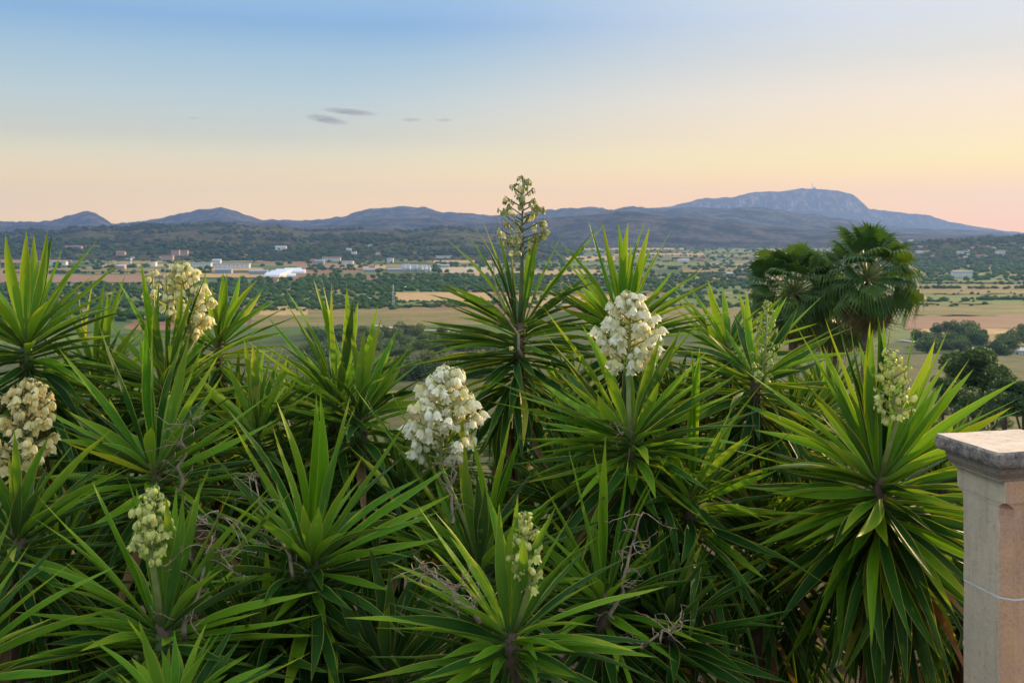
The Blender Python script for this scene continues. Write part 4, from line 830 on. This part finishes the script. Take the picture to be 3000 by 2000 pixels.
# ---------------------------------------------------------------- far buildings
def flatmat(name, c, rough=.8): return simple(name, c, (c[0]*.82, c[1]*.82, c[2]*.82, 1), .3, rough)
WH = flatmat('white_render', (.78, .76, .72, 1)); CR = flatmat('pinkish_render', (.50, .34, .27, 1)); OC = flatmat('ochre_render', (.62, .42, .24, 1)); GRY = flatmat('grey_sheet_metal', (.34, .37, .42, 1), .5)
TILE = flatmat('clay_tiles', (.34, .17, .10, 1)); GREYR = flatmat('pale_roof', (.55, .53, .50, 1)); PLAS = flatmat('white_plastic_film', (.82, .84, .86, 1), .35); DKW = flatmat('dark_window', (.03, .035, .045, 1), .3); DOOR = flatmat('dark_wood_door', (.10, .06, .04, 1)); SILO = flatmat('silo_steel', (.48, .52, .56, 1), .35)
def house(label, px0, px1, pyt, pyb, wall, roofm, kind='gable', cat='house', depth=None, yaw=0., name='house'):
    d = min(plain_d(max(pyb, HY + 22)), 99999)
    pm = (px0 + px1) / 2
    h_ = hill_hit(pm, pyb)
    if h_: d = h_.y - 5
    elif pyb < HY + 22: return None
    x = (pm - CX) / F * d; zb = EYE - (pyb - HY) / F * d - .3; wd = (px1 - px0) / F * d; ht = (pyb - pyt) / F * d; dp = depth or min(wd, 12)
    root = empty(name, (x, d, zb)); root.rotation_euler = (0, 0, yaw); tag(root, label, cat)
    wh = ht * (.72 if kind == 'gable' else .9 if kind == 'flat' else .35)
    link('wall', MB().box(-wd/2, -dp/2, -3, wd/2, dp/2, wh).me('wall'), root, wall)
    o = .02 * wd + .25
    if kind == 'gable':
        v = [(-wd/2-o, -dp/2-o, wh), (wd/2+o, -dp/2-o, wh), (wd/2+o, dp/2+o, wh), (-wd/2-o, dp/2+o, wh), (-wd/2-o, 0, ht), (wd/2+o, 0, ht)]
        link('roof', mesh('roof', v, [(0,1,5,4), (2,3,4,5), (0,4,3), (1,2,5), (0,3,2,1)], False), root, roofm)
    elif kind == 'flat':
        link('roof', MB().box(-wd/2-o, -dp/2-o, wh, wd/2+o, dp/2+o, ht).me('roof'), root, roofm)
    else:
        n_ = 10; v = []; f = []
        for s in (-1, 1):
            for i in range(n_ + 1): a = math.pi * i / n_; v.append((s * (wd/2), -dp/2 * math.cos(a), wh * .6 + (ht - wh * .6) * math.sin(a)))
        for i in range(n_): f.append((i, i+1, n_+2+i, n_+1+i))
        f += [tuple(range(n_+1)), tuple(range(n_+1, 2*n_+2))[::-1]]; link('roof', mesh('roof', v, f, False), root, roofm)
    if kind != 'barrel':
        k = max(2, min(8, int(wd / 4))); st = 2 if wh > 6 else 1; sh = wh / st
        for s in range(st):
            for i in range(k):
                xx = -wd/2 + wd * (i + .5) / k; zz = s * sh + sh * .42
                if s == 0 and i == k // 2: link('door', MB().box(xx-.6, -dp/2-.08, 0, xx+.6, -dp/2+.05, min(2.3, sh*.8)).me('door'), root, DOOR)
                else: link('window', MB().box(xx-.55, -dp/2-.06, zz, xx+.55, -dp/2+.05, zz + min(1.4, sh*.4)).me('window'), root, DKW)
    return root
B_ = [('long white building on the left beyond the upper left yucca', 145, 196, 765, 776, WH, GREYR, 'flat'), ('pinkish farmhouse on the left slope of the foothills', 192, 240, 719, 731, CR, TILE, 'gable'),
 ('pink house with tiled roof between two belts of trees at left', 342, 367, 735, 748, CR, TILE, 'gable'), ('pale house low on the plain just left of the cream flowers', 340, 367, 774, 790, CR, GREYR, 'gable'), ('small bright white block beside the cream flowers', 443, 458, 767, 781, WH, WH, 'flat'),
 ('pinkish block of flats, leftmost of three above the cream flowers', 474, 508, 747, 764, CR, TILE, 'flat'), ('pinkish block of flats, middle of three above the cream flowers', 503, 526, 732, 748, CR, TILE, 'flat'), ('pinkish block of flats, rightmost of three above the cream flowers', 531, 551, 733, 748, CR, TILE, 'flat'),
 ('long low white warehouse right of the cream flowers', 551, 620, 769, 781, WH, GREYR, 'flat'), ('white house with a raised end at the start of the long white row', 623, 647, 758, 772, WH, GREYR, 'gable'), ('longest low white warehouse in the row left of the greenhouses', 628, 732, 771, 785, WH, GREYR, 'flat'),
 ('blue grey industrial shed, left one of the pair beside the greenhouses', 632, 680, 786, 800, GRY, GRY, 'gable'), ('blue grey industrial shed, right one touching the greenhouses', 732, 784, 790, 804, GRY, GRY, 'gable'),
 ('pale villa alone on the wooded foothill above the warehouses', 807, 839, 720, 732, WH, GREYR, 'gable'), ('ochre hut alone among dark trees under the greenhouses', 801, 815, 814, 830, OC, TILE, 'gable'),
 ('white farmhouse at the left of the village right of the greenhouses', 910, 924, 758, 770, CR, TILE, 'gable'), ('grey shed in the village right of the greenhouses', 926, 950, 760, 772, GRY, GRY, 'gable'), ('long pale house with tiled roof in the village right of the greenhouses', 945, 998, 752, 765, WH, TILE, 'gable'),
 ('low white house at the left of the silos with a pale base', 1000, 1035, 764, 774, WH, GREYR, 'flat'), ('tiny white cottage on the foothill above the silos', 1015, 1029, 727, 735, WH, GREYR, 'gable'), ('single white dot of a house high on the wooded foothill', 1080, 1088, 716, 723, WH, WH, 'flat'),
 ('blue grey long roof just left of the silos', 1066, 1104, 787, 796, GRY, GRY, 'gable'), ('farmhouse with brown roof above the blue grey long roof', 1082, 1100, 776, 786, CR, TILE, 'gable'), ('white two-storey house above the silos', 1134, 1153, 756, 769, WH, GREYR, 'flat'),
 ('pinkish small house at the edge of the woods below the silos', 1079, 1094, 872, 880, CR, GREYR, 'flat'), ('tiny white hut in the woods left of the tan field', 1187, 1196, 838, 846, WH, WH, 'gable'), ('pale blue greenhouse-like shed right of the silos, left one', 1272, 1288, 772, 781, GRY, GREYR, 'gable'),
 ('pale blue shed right of the silos, right one', 1291, 1316, 774, 784, GRY, GREYR, 'gable'), ('long white shed above the pale blue sheds', 1278, 1322, 749, 755, WH, GREYR, 'flat'), ('white house below the bare upright yucca, right of the centre', 1985, 2018, 758, 768, WH, GREYR, 'gable'),
 ('grey-roofed house left of the palms', 2040, 2062, 756, 766, CR, TILE, 'gable'), ('long pale greenhouse left of the palms', 2075, 2114, 772, 777, PLAS, PLAS, 'flat'), ('white-walled house left of the palms beside a tiled one', 2128, 2146, 797, 808, WH, GREYR, 'gable'), ('tiled house with pinkish gable left of the palms', 2161, 2189, 808, 821, CR, TILE, 'gable'),
 ('pale shed touching the left palm crown', 2188, 2206, 772, 778, WH, GREYR, 'flat'), ('white flat villa on the plain right of the palms', 2790, 2845, 794, 811, WH, GREYR, 'flat'), ('white house right of the palms, leftmost of the row on the right foothill', 2683, 2702, 734, 741, WH, GREYR, 'gable'),
 ('long white house in the middle of the row on the right foothill', 2805, 2836, 735, 742, WH, GREYR, 'flat'), ('tall white house on the right foothill near the right edge', 2918, 2948, 732, 741, WH, TILE, 'gable'), ('low pink house below the row on the right foothill', 2860, 2890, 746, 753, CR, TILE, 'gable'), ('white villa high on the right foothill under the mountain slope', 2830, 2850, 697, 704, WH, GREYR, 'flat'), ('small white house above the palms at right', 2662, 2674, 702, 708, WH, GREYR, 'gable')]
for lb, a, b, c, d, wl, rf_, k in B_: house(lb, a, b, c, d, wl, rf_, k)
hr = random.Random(77)
for (x0, x1, y0, y1, n_, wh_) in ((0, 480, 738, 800, 9, 'on the plain left of the cream flowers'), (640, 1440, 742, 772, 12, 'among the trees beyond the greenhouses and silos'), (1480, 2150, 735, 800, 13, 'on the plain left of the palms'), (2660, 3000, 722, 770, 13, 'on the wooded right side beyond the palms')):
    for _ in range(n_):
        a = hr.uniform(x0, x1); c = hr.uniform(y0, y1); w__ = hr.uniform(8, 17); wl = hr.choice((WH, WH, CR, OC)); fl = hr.random() < .3
        hh_ = hill_hit(a, c)
        o = house('tiny pale house ' + wh_, a, a + w__, c - hr.uniform(4, 6.5), c, wl, GREYR if fl else TILE, 'flat' if fl else 'gable', yaw=hr.uniform(-.5, .5))
        if o: o['group'] = 'tiny houses ' + wh_
for i, (a, b, c, d) in enumerate([(783, 832, 797, 811), (796, 846, 791, 803), (812, 858, 787, 797), (836, 880, 784, 793), (858, 894, 788, 799), (826, 866, 800, 809)]):
    o = house('white plastic greenhouse, ' + ['nearest and leftmost', 'second from the left', 'third, overlapping its neighbour', 'farthest back', 'rightmost', 'short one in front on the right'][i] + ' of the bright white cluster', a, b, c, d, PLAS, PLAS, 'barrel', 'greenhouse', 30, R(-14 + 5 * i), 'greenhouse'); o['group'] = 'white greenhouses left of centre'
for i in range(7):
    px = 1184 + i * 11.5 + (4 if i > 3 else 0); pb = 796 - (i % 2); d = plain_d(pb); k = 1.25 - .05 * i; rr = 5.2 / F * d * k; hh = 14 / F * d * k; x = (px - CX) / F * d
    root = empty('silo', (x, d + (i % 3) * 6, .3)); tag(root, ['leftmost and largest', 'second', 'third', 'middle', 'fifth', 'sixth', 'rightmost'][i] + ' of the seven grey domed silos in a row', 'silo', 'domed silos on the plain')
    mb = MB(); mb.tube([(0, 0, -1), (0, 0, hh)], [rr, rr], 18); link('drum', mb.me('drum', True), root, SILO)
    mb = MB(); mb.tube([(0, 0, hh + .05 + rr * .7 * math.sin(a)) for a in (0, .4, .8, 1.2, 1.5)], [rr * 1.03 * math.cos(a) for a in (0, .4, .8, 1.2, 1.5)], 18); link('dome', mb.me('dome', True), root, SILO)
for a, b, lb in ((1136, 1178, 'low grey shed attached to the left of the silos'), (1246, 1262, 'small white office to the right of the silos')): house(lb, a, b, 785, 795, GRY if a < 1200 else WH, GREYR, 'gable')
o = house('flat pale concrete roof at the right edge beyond the round evergreen tree', 2950, 3060, 1020, 1052, WH, GREYR, 'flat', 'shed', 16)
# mast on the summit, small pylon on the plain
mp_ = P(2380, 551, 12000); root = empty('radio_mast', (mp_.x, mp_.y, mp_.z - 12)); tag(root, 'thin radio mast on the summit of the flat-topped mountain', 'mast')
mb = MB()
for a in (0, 2.1, 4.2): mb.tube([(5 * math.cos(a), 5 * math.sin(a), 0), (1 * math.cos(a), 1 * math.sin(a), 70)], [1.6, 1.1], 5)
mb.tube([(0, 0, 60), (0, 0, 82)], [1.2, .8], 5); link('lattice', mb.me('lattice'), root, GRY)
link('antenna', MB().box(-5, -2, 50, 5, 2, 58).me('antenna'), root, GRY)
link('relay_hut', MB().box(14, -8, -4, 36, 8, 24).me('relay_hut'), root, GRY)
pp = hit(1152, 905); root = empty('pylon', pp); tag(root, 'pale lattice pylon standing in scrub by the edge of the tan field', 'pylon')
mb = MB(); HH = 70 / F * pp.y
for a in range(4): mb.tube([(1.6 * math.cos(a*1.57+.78), 1.6 * math.sin(a*1.57+.78), -1), (.3 * math.cos(a*1.57+.78), .3 * math.sin(a*1.57+.78), HH)], .12, 4)
for k in range(8):
    zz = HH * k / 8; w1 = 1.6 - 1.3 * k / 8; mb.tube([(-w1*.7, -w1*.7, zz), (w1*.6, -w1*.6, zz + HH/8)], .08, 4)
link('lattice', mb.me('lattice'), root, PLAS)
link('crossarm', MB().tube([(-2.2, 0, HH*.9), (2.2, 0, HH*.9)], .15, 4).me('crossarm'), root, PLAS)

# ---------------------------------------------------------------- clouds
cmn = bpy.data.materials.new('cloud_vapour'); cmn.use_nodes = True; nn = cmn.node_tree.nodes; ll = cmn.node_tree.links; nn.remove(nn['Principled BSDF']); pv = nn.new('ShaderNodeVolumePrincipled'); ll.new(pv.outputs[0], nn['Material Output'].inputs['Volume'])
tcc = nn.new('ShaderNodeTexCoord'); nz = noise(nn, ll, 3.6, 7, tcc.outputs['Object'], .6); ln_ = nn.new('ShaderNodeVectorMath'); ln_.operation = 'LENGTH'; ll.new(tcc.outputs['Object'], ln_.inputs[0])
fo = maprange(nn, ll, ln_.outputs['Value'], .35, 1.0, 1, 0); sm = m_(nn, ll, 'MULTIPLY', maprange(nn, ll, nz.outputs[0], .43, .60), fo); ll.new(m_(nn, ll, 'MULTIPLY', sm, .012), pv.inputs['Density'])
pv.inputs['Color'].default_value = (.34, .37, .46, 1)
cv, cf = ico(3); cme = mesh('cloud', cv.tolist(), cf.tolist(), True); cme.materials.append(cmn)
for lb, x0, x1, y0, y1, tl in (('largest of the small grey clouds, drifting left of centre', 885, 1030, 333, 368, -.16), ('thin faint wisp just above the largest cloud', 930, 1120, 316, 340, -.09), ('small cloud right of the largest, middle of the row', 1170, 1240, 342, 360, 0), ('rightmost small cloud of the row', 1272, 1330, 344, 360, 0), ('tiny faint cloud far to the left of the row', 548, 592, 340, 352, 0)):
    d = 14500; c = P((x0 + x1) / 2, (y0 + y1) / 2, d); o = bpy.data.objects.new('cloud', cme); col.objects.link(o); o.location = c; sw = (x1 - x0) / F * d / 2; sh = (y1 - y0) / F * d / 2 * .8
    o.scale = (sw, sw * .6, sh); o.rotation_euler = (0, -tl, 0); tag(o, lb, 'cloud', 'small clouds low in the sky', 'structure')
